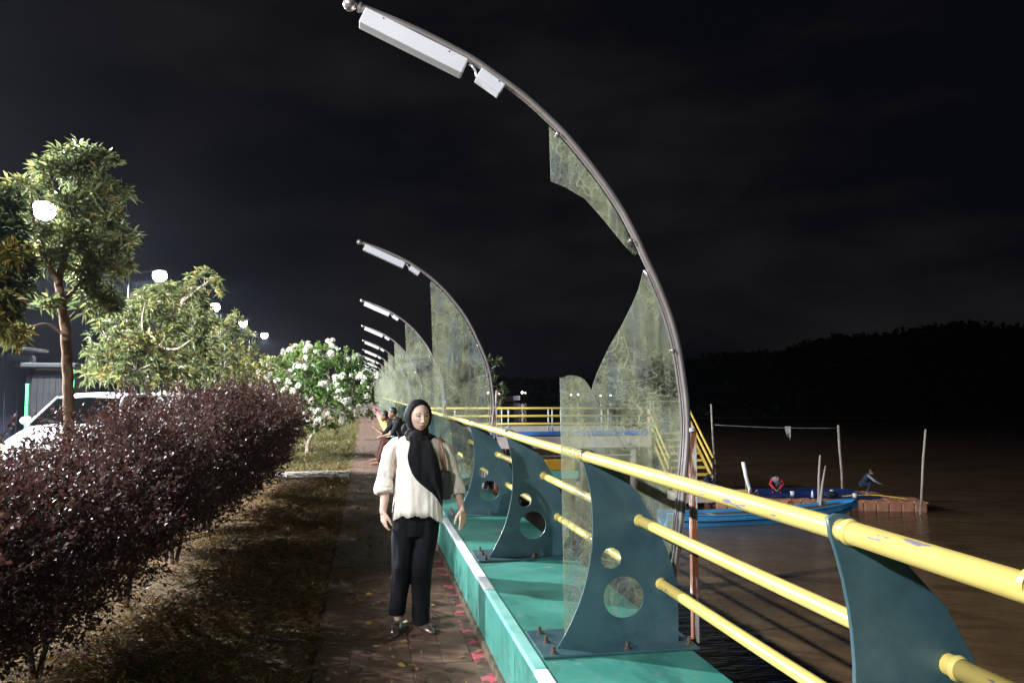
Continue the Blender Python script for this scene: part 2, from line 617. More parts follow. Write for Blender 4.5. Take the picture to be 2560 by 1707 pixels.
cols = [(-0.285, -0.075, "paver"), (-0.073, 0.303, "paver"), (0.305, 0.497, "paver"), (0.499, 0.682, "paver"), (0.684, 0.774, "paver_pink")]
row0 = 1.96
for ci, (x0, x1, mk) in enumerate(cols):
    w = x1 - x0 - 0.004
    pm = MB()
    pm.bbox((0, 0, 0), (w, 0.391, 0.04), 0.003)
    me = pm.mesh("paver", M[mk], smooth=False)
    for r_ in range(35):
        y = row0 + 0.395 * r_ + (0.0 if ci in (1, 4) else 0.2 if ci != 3 else 0.11)
        o = link("paver", me, walkway)
        o.location = ((x0 + x1) / 2, y, -0.021 + random.uniform(-0.003, 0.003))
        o.rotation_euler = (random.uniform(-0.006, 0.006), random.uniform(-0.008, 0.008), random.uniform(-0.004, 0.004))

cs = MB()
cs.bbox((-1.05, 16.75, -0.02), (1.5, 1.15, 0.09), 0.01)
tag(cs.build("concrete_crossing_strip", M["concrete"]), kind="structure")

# road on the left
rd = MB()
rd.add([(-10.4, -60, -0.012), (-4.55, -60, -0.012), (-4.55, 400, -0.012), (-10.4, 400, -0.012)], [(0, 1, 2, 3)])
tag(rd.build("road", M["asphalt"]), kind="structure")
kb = MB()
kb.bbox((-4.45, 90, 0.02), (0.16, 260, 0.16), 0.02)
tag(kb.build("road_kerb", M["concrete"]), kind="structure")

# river
def m_water():
    m, nt, b = newmat("muddy_river_water")
    v = pos(nt, (1, 1, 1), (0, 0, R(-24)))
    col = ramp(nt, noise(nt, v, 0.5, 5), [(0.35, (0.082, 0.050, 0.025)), (0.7, (0.122, 0.079, 0.042))])
    nt.links.new(col, b.inputs["Base Color"])
    b.inputs["Roughness"].default_value = 0.10
    h1 = noise(nt, pos(nt, (0.55, 1.9, 1), (0, 0, R(-20))), 1.5, 4, 0.6, 0.4)
    h2 = noise(nt, pos(nt, (1.2, 3.4, 1), (0, 0, R(18))), 3.0, 4, 0.6, 0.3)
    bump(nt, b, math_(nt, "ADD", h1, math_(nt, "MULTIPLY", h2, 0.4)), 0.55, 0.09)
    return m
wm = MB()
wm.add([(1.6, -60, -3.2), (900, -60, -3.2), (900, 900, -3.2), (1.6, 900, -3.2)], [(0, 1, 2, 3)])
tag(wm.build("river_water", m_water()), kind="structure")
sw = MB()
sw.box((1.35, 120, -1.9), (0.46, 360, 3.74))
tag(sw.build("river_wall", M["plinth"]), kind="structure")

# ------------------------------------------------------------------ painted ledge along the promenade
ledge = thing("promenade_ledge", "turquoise painted concrete ledge with pale edge strip running beside the footpath", "ledge", (0, 0, 0))
LT = 0.386
for nm, y0, y1, mk, lab in (("ledge_body", -2.0, 27.0, "ledge_green", None), ("ledge_body", 27.004, 48.0, "ledge_yellow", "yellow painted stretch of ledge"),
                       ("ledge_body", 48.004, 110.0, "ledge_pink", "pink painted stretch of ledge")):
    b_ = MB()
    b_.bbox((1.203, (y0 + y1) / 2, (LT + 0.055) / 2 - 0.003), (0.834, y1 - y0, LT - 0.055), 0.006)
    o = b_.build("ledge_body", M[mk], ledge)
    if lab: o["label"] = lab
b_ = MB()
b_.box((1.19, 54, 0.005), (0.845, 112, 0.10))
b_.build("plinth", M["plinth"], ledge)
edges = [-2.0, 2.75, 3.685, 5.218, 6.012, 8.21, 10.4, 12.6, 14.8, 18, 22.0, 27.0]
for i in range(len(edges) - 1):
    y0, y1 = edges[i], edges[i + 1]
    white = i in (1, 3, 4, 6, 8)
    b_ = MB()
    b_.bbox((0.8125, (y0 + y1) / 2, LT - 0.010), (0.066, y1 - y0 - 0.006, 0.030), 0.008)
    b_.build("edge_strip", M["edge_white" if white else "edge_green"], ledge)

# ------------------------------------------------------------------ railing: fin brackets and pipes
FX, FZ = 1.27, LT
FIN = [(1.078, 1.366), (1.099, 1.374), (1.133, 1.370), (1.175, 1.340), (1.258, 1.274), (1.381, 1.147), (1.440, 1.045), (1.486, 0.954),
       (1.530, 0.860), (1.561, 0.767), (1.582, 0.690), (1.586, 0.600), (1.586, 0.398), (0.954, 0.398), (0.992, 0.462), (1.028, 0.529), (1.060, 0.597), (1.087, 0.667),
       (1.107, 0.737), (1.121, 0.807), (1.133, 0.878), (1.138, 0.949), (1.139, 1.020), (1.135, 1.093), (1.127, 1.157), (1.115, 1.221), (1.098, 1.285), (1.084, 1.325)]
def circ(cx, cz, r, n=40):
    return [(cx + r * math.cos(2 * math.pi * k / n), cz + r * math.sin(2 * math.pi * k / n)) for k in range(n)]
PIPES = [(1.113, 1.337, 0.0268), (1.385, 1.011, 0.0265), (1.497, 0.689, 0.0265)]
ORD = ["first", "second", "third", "fourth", "fifth", "sixth", "seventh", "eighth", "ninth", "tenth", "eleventh", "twelfth"]

def shift(lp): return [(x - FX, z - FZ) for x, z in lp]
loops = [shift(FIN), shift(circ(1.233, 0.827, 0.054)), shift(circ(1.296, 0.632, 0.106, 56)), shift(circ(1.385, 1.011, 0.029)), shift(circ(1.497, 0.689, 0.029)), ]
fin0 = thing("fin_bracket", "", "railing bracket", (FX, 1.71, FZ), 0, "teal fin brackets holding the yellow railing")
plate("fin_plate", loops, 0.012, M["fin"], fin0, 0.001)
b_ = MB(); b_.bbox((0, 0.10, 0.006), (0.80, 0.43, 0.012), 0.003)
bp = b_.build("base_plate", M["fin"], fin0)
bp.location = (-0.015, 0, 0)
b_ = MB(); b_.tube([(0, 0, 0), (0, 0, 0.010)], 0.017, 6); b_.tube([(0, 0, 0.01), (0, 0, 0.034)], 0.009, 8)
bolt_me = b_.mesh("bolt", M["bolt"], smooth=False)
for x, y in ((-0.355, -0.075), (-0.352, 0.10), (-0.352, 0.255), (0.02, -0.075), (0.35, -0.06), (0.30, 0.24)):
    o = link("bolt", bolt_me, fin0); o.location = (x, y, 0.012)
fins = [fin0]
for k in range(1, 26):
    f = copy_tree(fin0)
    f.location = (FX, 1.71 + 2.225 * k, FZ)
    fins.append(f)
fins[0].location.y = 1.742
FL = {0: "dark teal fin bracket cut off by the lower right corner under the peeling rail", 1: "large teal fin bracket with two round holes right of the woman beside the broken pane",
      2: "teal fin bracket with yellow pipe seen through its upper hole, right of the woman's hand", 3: "teal fin bracket just behind the woman's hanging arm",
      4: "teal fin bracket partly hidden by the woman's shoulder and scarf"}
for k, f in enumerate(fins):
    f["label"] = FL.get(k, "small far teal fin bracket in the row behind the seated pair")

for i, (x, z, r) in enumerate(PIPES):
    lab = ["thick peeling yellow handrail pipe along the top of the fin brackets", "middle yellow pipe of the railing threaded through the fin brackets",
           "lowest yellow pipe of the railing threaded through the fin brackets"][i]
    t = thing("railing_pipe", lab, "railing pipe", (x, 0, z), 0, "yellow pipes of the promenade railing")
    seg = [-1.5] + [1.71 + 2.225 * k for k in range(25)]
    # one length of pipe per bay, slightly uneven, with a weld collar where lengths meet
    for k in range(len(seg) - 1):
        dx0, dz0 = (0.004 * math.sin(2.1 * k + i), 0.003 * math.cos(1.7 * k + i))
        if k == 0:
            dz0 = -0.020 if i == 0 else -0.006
        b_ = MB()
        y0, y1 = seg[k], seg[k + 1]
        b_.tube([(dx0 * s, y0 + (y1 - y0) * u, dz0 * s) for u, s in ((0, 0), (0.25, 0.7), (0.5, 1), (0.75, 0.7), (1, 0))], r, 24, caps=(k in (0, len(seg) - 2)))
        b_.build("pipe_length", M["rail_top" if i == 0 else "yellow"], t, smooth=True)
        if k < 12:
            b_ = MB()
            b_.tube([(0, y1 - 0.020, 0), (0, y1 - 0.012, 0), (0, y1 - 0.006, 0)], [r + 0.0005, r + 0.004, r + 0.005], 24, caps=False)
            b_.build("weld_collar", M["rail_top" if i == 0 else "yellow"], t, smooth=True)
    if i == 0:
        for y in (1.18, 5.25, 5.33):
            b_ = MB()
            b_.tube([(0, y, 0), (0, y + 0.012, 0)], [r + 0.0016, r + 0.0016], 24, caps=False)
            b_.build("joint_band", M["rail_top"], t, smooth=True)

# ------------------------------------------------------------------ arching lamp poles with acrylic panes
AX, AZ = 1.62, LT
POLE = [(1.555, 0.392), (1.575, 0.52), (1.607, 0.700), (1.632, 0.840), (1.660, 1.056), (1.674, 1.20), (1.688, 1.33), (1.697, 1.47), (1.692, 1.60), (1.677, 1.732), (1.648, 1.918), (1.597, 2.096),
        (1.528, 2.265), (1.467, 2.390), (1.416, 2.500), (1.318, 2.672), (1.181, 2.857), (1.044, 3.015), (0.942, 3.112), (0.812, 3.221), (0.650, 3.330),
        (0.508, 3.415), (0.238, 3.535), (0.0, 3.617), (-0.055, 3.632)]
pole_path = [(x - AX, 0, z - AZ) for x, z in catmull([(a, b) for a, b in POLE], 4)]
def off_path(d, z0, z1):
    P = catmull(POLE, 4)
    out = []
    for i in range(1, len(P) - 1):
        tx, tz = P[i + 1][0] - P[i - 1][0], P[i + 1][1] - P[i - 1][1]
        L = math.hypot(tx, tz)
        x, z = P[i][0] - tz / L * d, P[i][1] + tx / L * d
        if z0 <= P[i][1] <= z1:
            out.append((x, z))
    return out

arch0 = thing("arched_lamp_pole", "", "arched lamp", (AX, 4.045, AZ), 0, "arched poles with white light boxes over the path")
b_ = MB(); b_.tube(pole_path, 0.0205, 16); b_.build("pole", M["steel"], arch0, smooth=True)
b_ = MB(); b_.ell((-0.100 - AX, 0, 3.645 - AZ), (0.036, 0.036, 0.036)); b_.build("finial_ball", M["steel"], arch0, smooth=True)
b_ = MB(); b_.tube([(-0.045 - AX, 0, 3.630 - AZ), (-0.057 - AX, 0, 3.634 - AZ)], 0.027, 16); b_.tube([(-0.055 - AX, 0, 3.633 - AZ), (-0.082 - AX, 0, 3.641 - AZ)], 0.010, 10)
b_.build("finial_collar", M["steel"], arch0, auto=True)
inner = [(x - AX, -0.012, z - AZ) for x, z in off_path(0.036, 0.42, 2.34)]
b_ = MB(); b_.tube(inner, 0.0075, 8); b_.build("pane_rod", M["steel"], arch0, smooth=True)
def lbox(cx, cz, L, h, ang, name, dots):
    Mx = Matrix.Rotation(-R(ang), 3, "Y").inverted()
    Mx = Matrix.Rotation(R(ang), 3, "Y")
    b = MB(); b.bbox((0, 0, 0), (L, 0.085, h), 0.006, Mx)
    o = b.build(name, M["lightbox"], arch0); o.location = (cx - AX, 0.0, cz - AZ)
    for d in dots:
        s = MB(); s.tube([(0, -0.0445, 0), (0, -0.041, 0)], 0.004, 8)
        so = s.build("screw", M["dark_steel"], o)
        so.location = Mx @ Vector((d * L, 0, h * 0.36))
lbox(0.226, 3.464, 0.575, 0.086, 23.5, "light_box", (-0.32, 0.32))
lbox(0.625, 3.283, 0.148, 0.060, 33, "ballast_box", (0.25,))
b_ = MB(); b_.tube(catmull([(0.515 - AX, -0.01, 3.37 - AZ), (0.53 - AX, -0.03, 3.352 - AZ), (0.545 - AX, -0.02, 3.335 - AZ), (0.553 - AX, 0, 3.315 - AZ)], 4), 0.006, 8)
b_.build("cable_loop", M["lightbox"], arch0, smooth=True)
b_ = MB()
b_.bbox((1.726 - AX, 0.0, 0.895 - AZ), (0.034, 0.034, 1.13), 0.003)
b_.build("rusty_post", M["rust"], arch0)
b_ = MB(); b_.tube([(1.716 - AX, 0, 1.455 - AZ), (1.713 - AX, 0, 1.475 - AZ)], 0.026, 14); b_.build("post_collar", M["lightbox"], arch0, auto=True)
b_ = MB(); b_.box((1.672 - AX, 0.0, 0.352 - AZ), (0.09, 0.05, 0.05)); b_.build("post_bracket", M["rust"], arch0)
clamp = MB(); clamp.tube([(0, -0.026, 0), (0, 0.012, 0)], 0.0085, 10); clamp.ell((0, -0.028, 0), (0.013, 0.008, 0.013), nu=10, nv=6)
clamp_me = clamp.mesh("pane_clamp", M["steel"])
for x, z in ((0.985, 3.025), (1.383, 2.470), (1.612, 1.885)):
    o = link("pane_clamp", clamp_me, arch0); o.location = (x - AX, 0, z - AZ)
arches = [arch0]
NA = 13
for k in range(1, NA):
    c = copy_tree(arch0)
    c.location = (AX, 4.045 + 6.675 * k - (0.12 if k == 1 else 0), AZ)
    arches.append(c)
def sh(lp): return [(x - AX, z - AZ) for x, z in lp]
# the nearest pane is broken in three
rim_hi = off_path(0.030, 2.41, 3.09)
shard = rim_hi + [(0.945, 3.070), (0.953, 2.778), (1.033, 2.748), (1.14, 2.691), (1.219, 2.608), (1.356, 2.449), (1.41, 2.395)]
o = plate("upper_shard", [sh(shard)], 0.004, M["acrylic"], arch0, 0.0006); o["label"] = "torn upper shard of the clear pane"
crack = catmull([(1.170, 1.676), (1.215, 1.585), (1.262, 1.51), (1.315, 1.425), (1.375, 1.325), (1.46, 1.225), (1.56, 1.11), (1.632, 1.03)], 4)
rimA = [p for p in off_path(0.028, 1.03, 2.34)]
sheetA = list(reversed(crack)) + catmull([(1.170, 1.676), (1.180, 1.71), (1.207, 1.780), (1.269, 1.905), (1.331, 2.007), (1.402, 2.143), (1.438, 2.229), (1.462, 2.318)], 4)[1:] + list(reversed(rimA))
o = plate("tall_pane", [sh(sheetA)], 0.004, M["acrylic"], arch0, 0.0006)
rimB = [p for p in off_path(0.028, 0.43, 1.02)]
sheetB = catmull([(1.000, 1.739), (1.019, 1.741), (1.045, 1.751), (1.075, 1.750), (1.108, 1.742), (1.138, 1.722), (1.170, 1.674)], 4) + crack[1:] + list(reversed(rimB)) + [(1.53, 0.425), (1.018, 0.425), (1.013, 0.9), (1.006, 1.305)]
hole = circ(1.113, 1.337, 0.034, 28)
o = plate("low_pane", [sh(sheetB), sh(hole), sh(circ(1.385, 1.011, 0.032, 20)), sh(circ(1.497, 0.689, 0.032, 20))], 0.004, M["acrylic"], arch0, 0.0006)
o.location = (0, 0.006, 0)
# the others are whole sails
rimF = [p for p in off_path(0.030, 0.43, 3.075)]
sail = [(0.835, 3.135)] + [(0.93, 0.425)] + rimF
sail = [(0.918, 0.425), (0.905, 1.2), (0.888, 1.9), (0.86, 2.6), (0.835, 3.130), (0.85, 3.150)] + list(reversed(rimF))
for k in range(1, NA):
    if k == 1:
        so = plate("sail_pane", [sh(sail), sh(hole), sh(circ(1.385, 1.011, 0.032, 20)), sh(circ(1.497, 0.689, 0.032, 20))], 0.004, M["acrylic"], arches[1], 0.0006)
        sail_me = so.data
    else:
        link("sail_pane", sail_me, arches[k])
AL = {0: "large nearest arched pole whose clear pane is broken into shards", 1: "second arched pole with a whole cloudy sail-shaped pane behind the woman",
      2: "third arched pole with darker see-through pane", 3: "fourth arched pole with pale cloudy pane", 4: "fifth arched pole from the camera with pale pane"}
for k, a in enumerate(arches):
    a["label"] = AL.get(k, "small distant arched pole with white light box, %s from the camera in the receding row" % (ORD + ["thirteenth"])[k])

# ------------------------------------------------------------------ street lamps along the road
M["lens"] = m_emit("lamp_lens", (0.93, 0.97, 1.0), 30.0)
def street_lamp(label, x, y, h=8.0, power=LAMP_W):
    t = thing("street_lamp", label, "street lamp", (x - 1.6, y, 0), 0, "lit street lamps along the road")
    b = MB(); b.tube([(0, 0, 0), (0, 0, 4), (0, 0, h - 0.5)], [0.085, 0.07, 0.05], 12); b.build("lamp_post", M["dark_steel"], t, smooth=True)
    b = MB(); b.tube(catmull([(0, 0, h - 0.55), (0.1, 0, h - 0.1), (0.6, 0, h + 0.16), (1.25, 0, h + 0.22)], 5), 0.035, 10); b.build("lamp_arm", M["dark_steel"], t, smooth=True)
    b = MB(); b.ell((1.52, 0, h + 0.26), (0.44, 0.30, 0.13)); b.build("lamp_head", M["dark_steel"], t, smooth=True)
    b = MB(); b.ell((1.6, 0, h - 0.02), (0.37, 0.37, 0.36)); b.build("lamp_lens", M["lens"], t, smooth=True)  # lens oversized so its bright disc stands in for bloom
    ld = bpy.data.lights.new("street_light", "SPOT")
    ld.spot_size = R(172)
    ld.spot_blend = 0.07
    ld.energy = power
    ld.color = (0.94, 0.97, 1.0)
    ld.shadow_soft_size = 0.10
    lo = bpy.data.objects.new("street_light", ld)
    COL.objects.link(lo)
    lo.parent = t
    lo.location = (1.6, 0, h - 0.42)
    return t
LX = -11.0
for lab, y in (("unseen street lamp continuing the row behind the camera, added to light the woman", -16.8), ("street lamp on the near road side lighting the woman from the left", -1.3), ("street lamp between the white car and the camera", 14.2),  # first entry: unseen lamp added to light the woman from the front
               ("biggest glaring street lamp shining through the crown of the tall tree", 29.7), ("glaring street lamp just above the bushy middle trees", 45.5),
               ("third small street lamp left of the dark gap in the middle trees", 61.5), ("fourth small street lamp seen through the edge of the middle trees", 75.5),
               ("farthest visible street lamp standing free against the dark sky", 91.0)):
    street_lamp(lab, LX, y, power=LAMP_W * (2.3 if 20 < y < 50 else 2.6 if 10 < y < 20 else 1.0))

# ------------------------------------------------------------------ people
def m_skin(name, base, blush=None):
    m, nt, b = newmat(name)
    a = N(nt, "ShaderNodeAttribute", attribute_name="skin_paint")
    v = pos(nt)
    col = ramp(nt, noise(nt, v, 18, 4), [(0.3, tuple(c * 0.93 for c in base)), (0.7, base)])
    f = N(nt, "ShaderNodeAttribute", attribute_name="skin_mask")
    col = mixc(nt, f.outputs["Fac"], col, a.outputs["Color"])
    nt.links.new(col, b.inputs["Base Color"])
    b.inputs["Roughness"].default_value = 0.48
    b.inputs["Subsurface Weight"].default_value = 0.12
    b.inputs["Subsurface Radius"].default_value = (0.012, 0.005, 0.003)
    b.inputs["Subsurface Scale"].default_value = 1.0
    return m
def m_cloth(name, c1, c2, scale=9, rough=0.85, weave=420, bmp=0.25, sheen=0.0, fold=0.0):
    m, nt, b = newmat(name)
    v = pos(nt)
    col = ramp(nt, noise(nt, v, scale, 6), [(0.3, c1), (0.7, c2)])
    nt.links.new(col, b.inputs["Base Color"])
    b.inputs["Roughness"].default_value = rough
    b.inputs["Sheen Weight"].default_value = sheen
    b.inputs["Specular IOR Level"].default_value = 0.18
    h = noise(nt, v, weave, 2)
    if fold:
        h = math_(nt, "ADD", math_(nt, "MULTIPLY", h, 0.15), math_(nt, "MULTIPLY", noise(nt, v, 22, 4, 0.55, 0.8), fold))
    bump(nt, b, h, bmp, 0.02 if fold else 0.002)
    return m
M["skin"] = m_skin("skin_light", (0.70, 0.47, 0.365))
M["skin_dark"] = m_skin("skin_tan", (0.22, 0.115, 0.07))
M["blouse"] = m_cloth("cream_blouse", (0.76, 0.69, 0.61), (0.85, 0.79, 0.72), 14, 0.8, 300, 0.35, 0.0, 0.6)
M["scarf"] = m_cloth("black_scarf", (0.005, 0.005, 0.006), (0.010, 0.010, 0.012), 10, 0.75, 300, 0.4, 0.0, 0.5)
M["trouser"] = m_cloth("black_trousers", (0.003, 0.003, 0.0045), (0.006, 0.006, 0.0085), 8, 0.8, 350, 0.4, 0.0, 0.6)
M["shoe"] = paint("bronze_shoe", (0.10, 0.07, 0.06), (0.20, 0.15, 0.13), 20, 0.25, metal=0.6, bmp=0.0)
M["bag"] = paint("black_leather", (0.008, 0.008, 0.009), (0.016, 0.016, 0.017), 20, 0.4, bmp=0.2)
M["strap"] = paint("brown_strap", (0.10, 0.035, 0.022), (0.15, 0.055, 0.035), 20, 0.45)
M["hair"] = paint("black_hair", (0.006, 0.006, 0.006), (0.014, 0.012, 0.011), 40, 0.5)
M["shirt_black"] = m_cloth("black_shirt", (0.008, 0.008, 0.010), (0.015, 0.015, 0.017))
M["cloth_brown"] = m_cloth("reddish_brown_trousers", (0.055, 0.022, 0.018), (0.08, 0.032, 0.026))
M["cloth_grey"] = m_cloth("grey_cloth", (0.14, 0.16, 0.19), (0.2, 0.22, 0.25))
M["cloth_red"] = m_cloth("red_jacket", (0.55, 0.02, 0.025), (0.65, 0.035, 0.04))
M["cloth_navy"] = m_cloth("navy_cloth", (0.012, 0.02, 0.035), (0.02, 0.03, 0.05))

def add_hand(mb, wrist, down, side, curlv, spread=1.0, curl=0.6, s=1.0, thumb_out=0.5):
    """hand hanging from the wrist: down = finger direction, side = towards the thumb, curlv = towards the palm"""
    w, d, sd, cv = Vector(wrist), Vector(down).normalized(), Vector(side).normalized(), Vector(curlv).normalized()
    pl, wid = 0.078 * s, 0.019 * s
    lens = (0.068, 0.076, 0.070, 0.054)
    for i in range(4):
        off = (1.5 - i) * wid
        k0 = w + sd * off * 0.55 + d * 0.006
        k1 = w + sd * off * spread + d * (pl - 0.004 * abs(i - 1.2))
        mb.caps(k0, k1, 0.0125 * s, 0.0105 * s, 10)
        a = curl * (0.55 + 0.22 * i)
        p, ang = k1, a * 0.5
        for j, q in enumerate((0.46, 0.30, 0.24)):
            dirv = (d * math.cos(ang) + cv * math.sin(ang)).normalized() + sd * (0.05 * (1.5 - i))
            p2 = p + dirv.normalized() * lens[i] * s * q
            mb.caps(p, p2, (0.0085 - 0.0011 * j) * s, (0.0078 - 0.0013 * j) * s, 10)
            p, ang = p2, ang + a * 0.9
    t0 = w + sd * wid * 1.1 + d * 0.014
    t1 = t0 + (d * 0.8 + sd * thumb_out + cv * 0.35).normalized() * 0.042 * s
    t2 = t1 + (d * 1.0 + sd * thumb_out * 0.3 + cv * 0.4).normalized() * 0.034 * s
    t3 = t2 + (d * 1.0 - sd * 0.05 + cv * 0.45).normalized() * 0.024 * s
    mb.caps(t0, t1, 0.0135 * s, 0.0105 * s, 10)
    mb.caps(t1, t2, 0.0102 * s, 0.0088 * s, 10)
    mb.caps(t2, t3, 0.0088 * s, 0.0068 * s, 10)

def head_mesh(nu=150, nv=130):
    """face towards -Y, origin between the eyes' height; returns verts, faces, mask colours"""
    th = np.linspace(0.03, math.pi - 0.03, nv)
    ph = np.linspace(0, 2 * math.pi, nu, endpoint=False)
    # crowd longitudes towards the face
    ph = ph - 0.42 * np.sin(ph)
    T, Pp = np.meshgrid(th, ph, indexing="ij")
    x, y, z = np.sin(T) * np.sin(Pp), -np.sin(T) * np.cos(Pp), np.cos(T)
    zz = z.copy()
    X = 0.0755 * x
    Y = np.where(y < 0, 0.088, 0.098) * y
    Z = np.where(z > 0, 0.108, 0.116) * z
    low = np.clip(-zz, 0, 1)
    X = X * (1 - 0.22 * low ** 2.2) * (1 + 0.03 * np.exp(-((zz + 0.12) / 0.22) ** 2))
    # square the jaw and keep the lower face forward
    Y = np.where(y < 0, Y * (1 + 0.34 * low ** 1.9 * np.clip(-y, 0, 1)), Y * (1 - 0.35 * low))
    Z = Z + 0.012 * low ** 2 * (y > 0)
    front = np.clip(-y, 0, 1) ** 0.5
    def g(x0, z0, sx, sz, amp, both=False):
        r = amp * np.exp(-((X - x0) / sx) ** 2 - ((Z - z0) / sz) ** 2)
        if both:
            r = r + amp * np.exp(-((X + x0) / sx) ** 2 - ((Z - z0) / sz) ** 2)
        return r
    d = (g(.030, .021, .021, .008, .0035, True) + g(.030, .002, .018, .012, -.0085, True) + g(.0305, .0005, .0125, .0075, .0055, True)
         + g(0, .004, .007, .020, .0045) + g(0, -.018, .0075, .016, .009) + g(0, -.036, .0105, .009, .0165) + g(.0125, -.039, .007, .006, .0085, True)
         + g(0, -.050, .007, .005, -.002) + g(0, -.0625, .018, .005, .0062) + g(0, -.0755, .0155, .0055, .0072) + g(0, -.0685, .021, .0017, -.0050)
         + g(0, -.0865, .014, .0045, -.0035) + g(0, -.104, .017, .013, .0065) + g(.042, -.028, .020, .020, .0045, True) + g(.026, -.060, .006, .014, -.0018, True)
         + g(0, .065, .05, .03, .003))
    Y = Y - d * front
    V = np.stack([X, Y, Z], -1).reshape(-1, 3)
    F = []
    for j in range(nv - 1):
        for i in range(nu):
            i2 = (i + 1) % nu
            F.append((j * nu + i, (j + 1) * nu + i, (j + 1) * nu + i2, j * nu + i2))
    F.append(tuple(range(nu))); F.append(tuple((nv - 1) * nu + k for k in range(nu))[::-1])
    # painted features: lips, brows, lashes, eyes, a little blush
    n = len(V)
    C = np.zeros((n, 3)); K = np.zeros(n)
    xs, zs, fr = V[:, 0], V[:, 2], V[:, 1] < -0.03
    def put(mask, col):
        m = np.clip(mask, 0, 1) * fr
        C[:] = C * (1 - m[:, None]) + np.array(col) * m[:, None]
        K[:] = np.maximum(K, m)
    def soft(v, w): return np.clip(0.5 - v / w, 0, 1)
    for s in (-1, 1):
        u = xs * s
        put(0.35 * np.exp(-((u - .043) / .018) ** 2 - ((zs + .03) / .016) ** 2), (0.60, 0.26, 0.20))
        put(0.30 * np.exp(-((u - .030) / .016) ** 2 - ((zs - .008) / .008) ** 2), (0.30, 0.15, 0.11))
        bz = .0205 + .0042 * np.sin(np.clip((u - .012) / .036, 0, 1) * 2.4) - .003 * np.clip((u - .036) / .012, 0, 1)
        put(soft(np.abs(zs - bz) - (.0036 - .0018 * np.clip((u - .02) / .03, 0, 1)), .0022) * (u > .0125) * (u < .0495) * 0.88, (0.045, 0.028, 0.022))
        w = np.clip(1 - ((u - .0300) / .0150) ** 2, 0, 1)
        up, lo = .0012 + .0048 * w ** .6, .0012 - .0046 * w ** .7
        inside = (u > .0155) & (u < .0448)
        ins = soft(np.maximum(zs - up, lo - zs), .0012) * inside
        put(ins, (0.36, 0.31, 0.28))
        # both irises turned the same way, towards +x
        put(soft(np.hypot(xs - (s * .0300 + .0025), zs - .0016) - .0060, .0016) * ins, (0.010, 0.007, 0.005))
        put(soft(np.abs(zs - up - .0006) - .0016, .0016) * inside, (0.012, 0.009, 0.008))
        put(0.5 * soft(np.abs(zs - lo + .0002) - .0007, .0012) * inside, (0.10, 0.05, 0.04))
    put(soft(np.hypot((np.abs(xs) - .0062) / 1.3, zs + .0455) - .0024, .0022) * 0.75, (0.10, 0.035, 0.025))
    ul = -.0585 - .0022 * np.exp(-(xs / .004) ** 2) - .0095 * (np.abs(xs) / .0205) ** 2
    ll = -.0800 + .0105 * (np.abs(xs) / .0205) ** 2
    lip = soft(np.maximum(zs - ul, ll - zs), .002) * (np.abs(xs) < .0205)
    put(lip * 0.9, (0.52, 0.115, 0.115))
    put(soft(np.abs(zs + .0687) - .0011, .0014) * (np.abs(xs) < .0225), (0.12, 0.02, 0.02))
    return V, F, C, K

def set_skin(me, off, C, K):
    n = len(me.vertices)
    cc = np.zeros((n, 4), np.float32); cc[:, 3] = 1
    kk = np.zeros(n, np.float32)
    if C is not None:
        cc[off:off + len(C), :3] = C; kk[off:off + len(K)] = K
    a = me.attributes.new("skin_paint", "FLOAT_COLOR", "POINT"); a.data.foreach_set("color", cc.ravel())
    a = me.attributes.new("skin_mask", "FLOAT", "POINT"); a.data.foreach_set("value", kk)

def fold_deform(amp, fx, seed, zlo=-9, zhi=9, axis=1):
    def f(co):
        for i in range(len(co)):
            x, y, z = co[i]
            if zlo < z < zhi:
                n1 = mnoise.noise(Vector((x * fx + seed, y * fx, z * fx * 0.35)))
                n2 = mnoise.noise(Vector((x * fx * 2.3 + seed, y * fx * 2.3, z * fx * 0.9 + 5)))
                co[i, axis] += amp * (n1 + 0.45 * n2)
                co[i, 0] += amp * 0.4 * n2
        return co
    return f

# --- the woman; local frame: origin on the ground between her feet, she faces -Y
WX, WY = 0.37, 5.73
woman = thing("person", "woman in black headscarf, cream blouse and black trousers walking on the footpath", "person", (WX, WY, 0))
body = MB()
body.ell((0, 0.02, 1.17), (0.125, 0.085, 0.19)); body.ell((0, 0.02, 0.95), (0.13, 0.09, 0.12)); body.ell((0.0, 0.02, 0.82), (0.145, 0.095, 0.12))
body.caps((0, 0.03, 1.30), (0, 0.02, 1.44), 0.052, 0.048, 16)
body.caps((-0.145, 0.02, 1.295), (0.15, 0.02, 1.29), 0.05, 0.05, 14)
# her right arm (left in the picture), hanging
body.caps((-0.165, 0.02, 1.285), (-0.215, 0.035, 1.03), 0.044, 0.036, 14)
body.caps((-0.215, 0.035, 1.03), (-0.238, -0.02, 0.83), 0.039, 0.0235, 14)
add_hand(body, (-0.238, -0.022, 0.835), (0.10, -0.13, -1), (0.45, -0.9, 0.0), (0.85, 0.45, 0.1), 0.95, 0.62, 0.98, 0.55)
# her left arm, swung slightly out and bent
body.caps((0.175, 0.02, 1.28), (0.272, 0.06, 1.04), 0.044, 0.035, 14)
body.caps((0.272, 0.06, 1.04), (0.318, -0.02, 0.825), 0.037, 0.0225, 14)
add_hand(body, (0.318, -0.022, 0.83), (0.06, -0.16, -1), (-0.75, -0.65, 0.05), (-0.6, 0.6, 0.05), 0.95, 0.42, 0.95, 0.6)
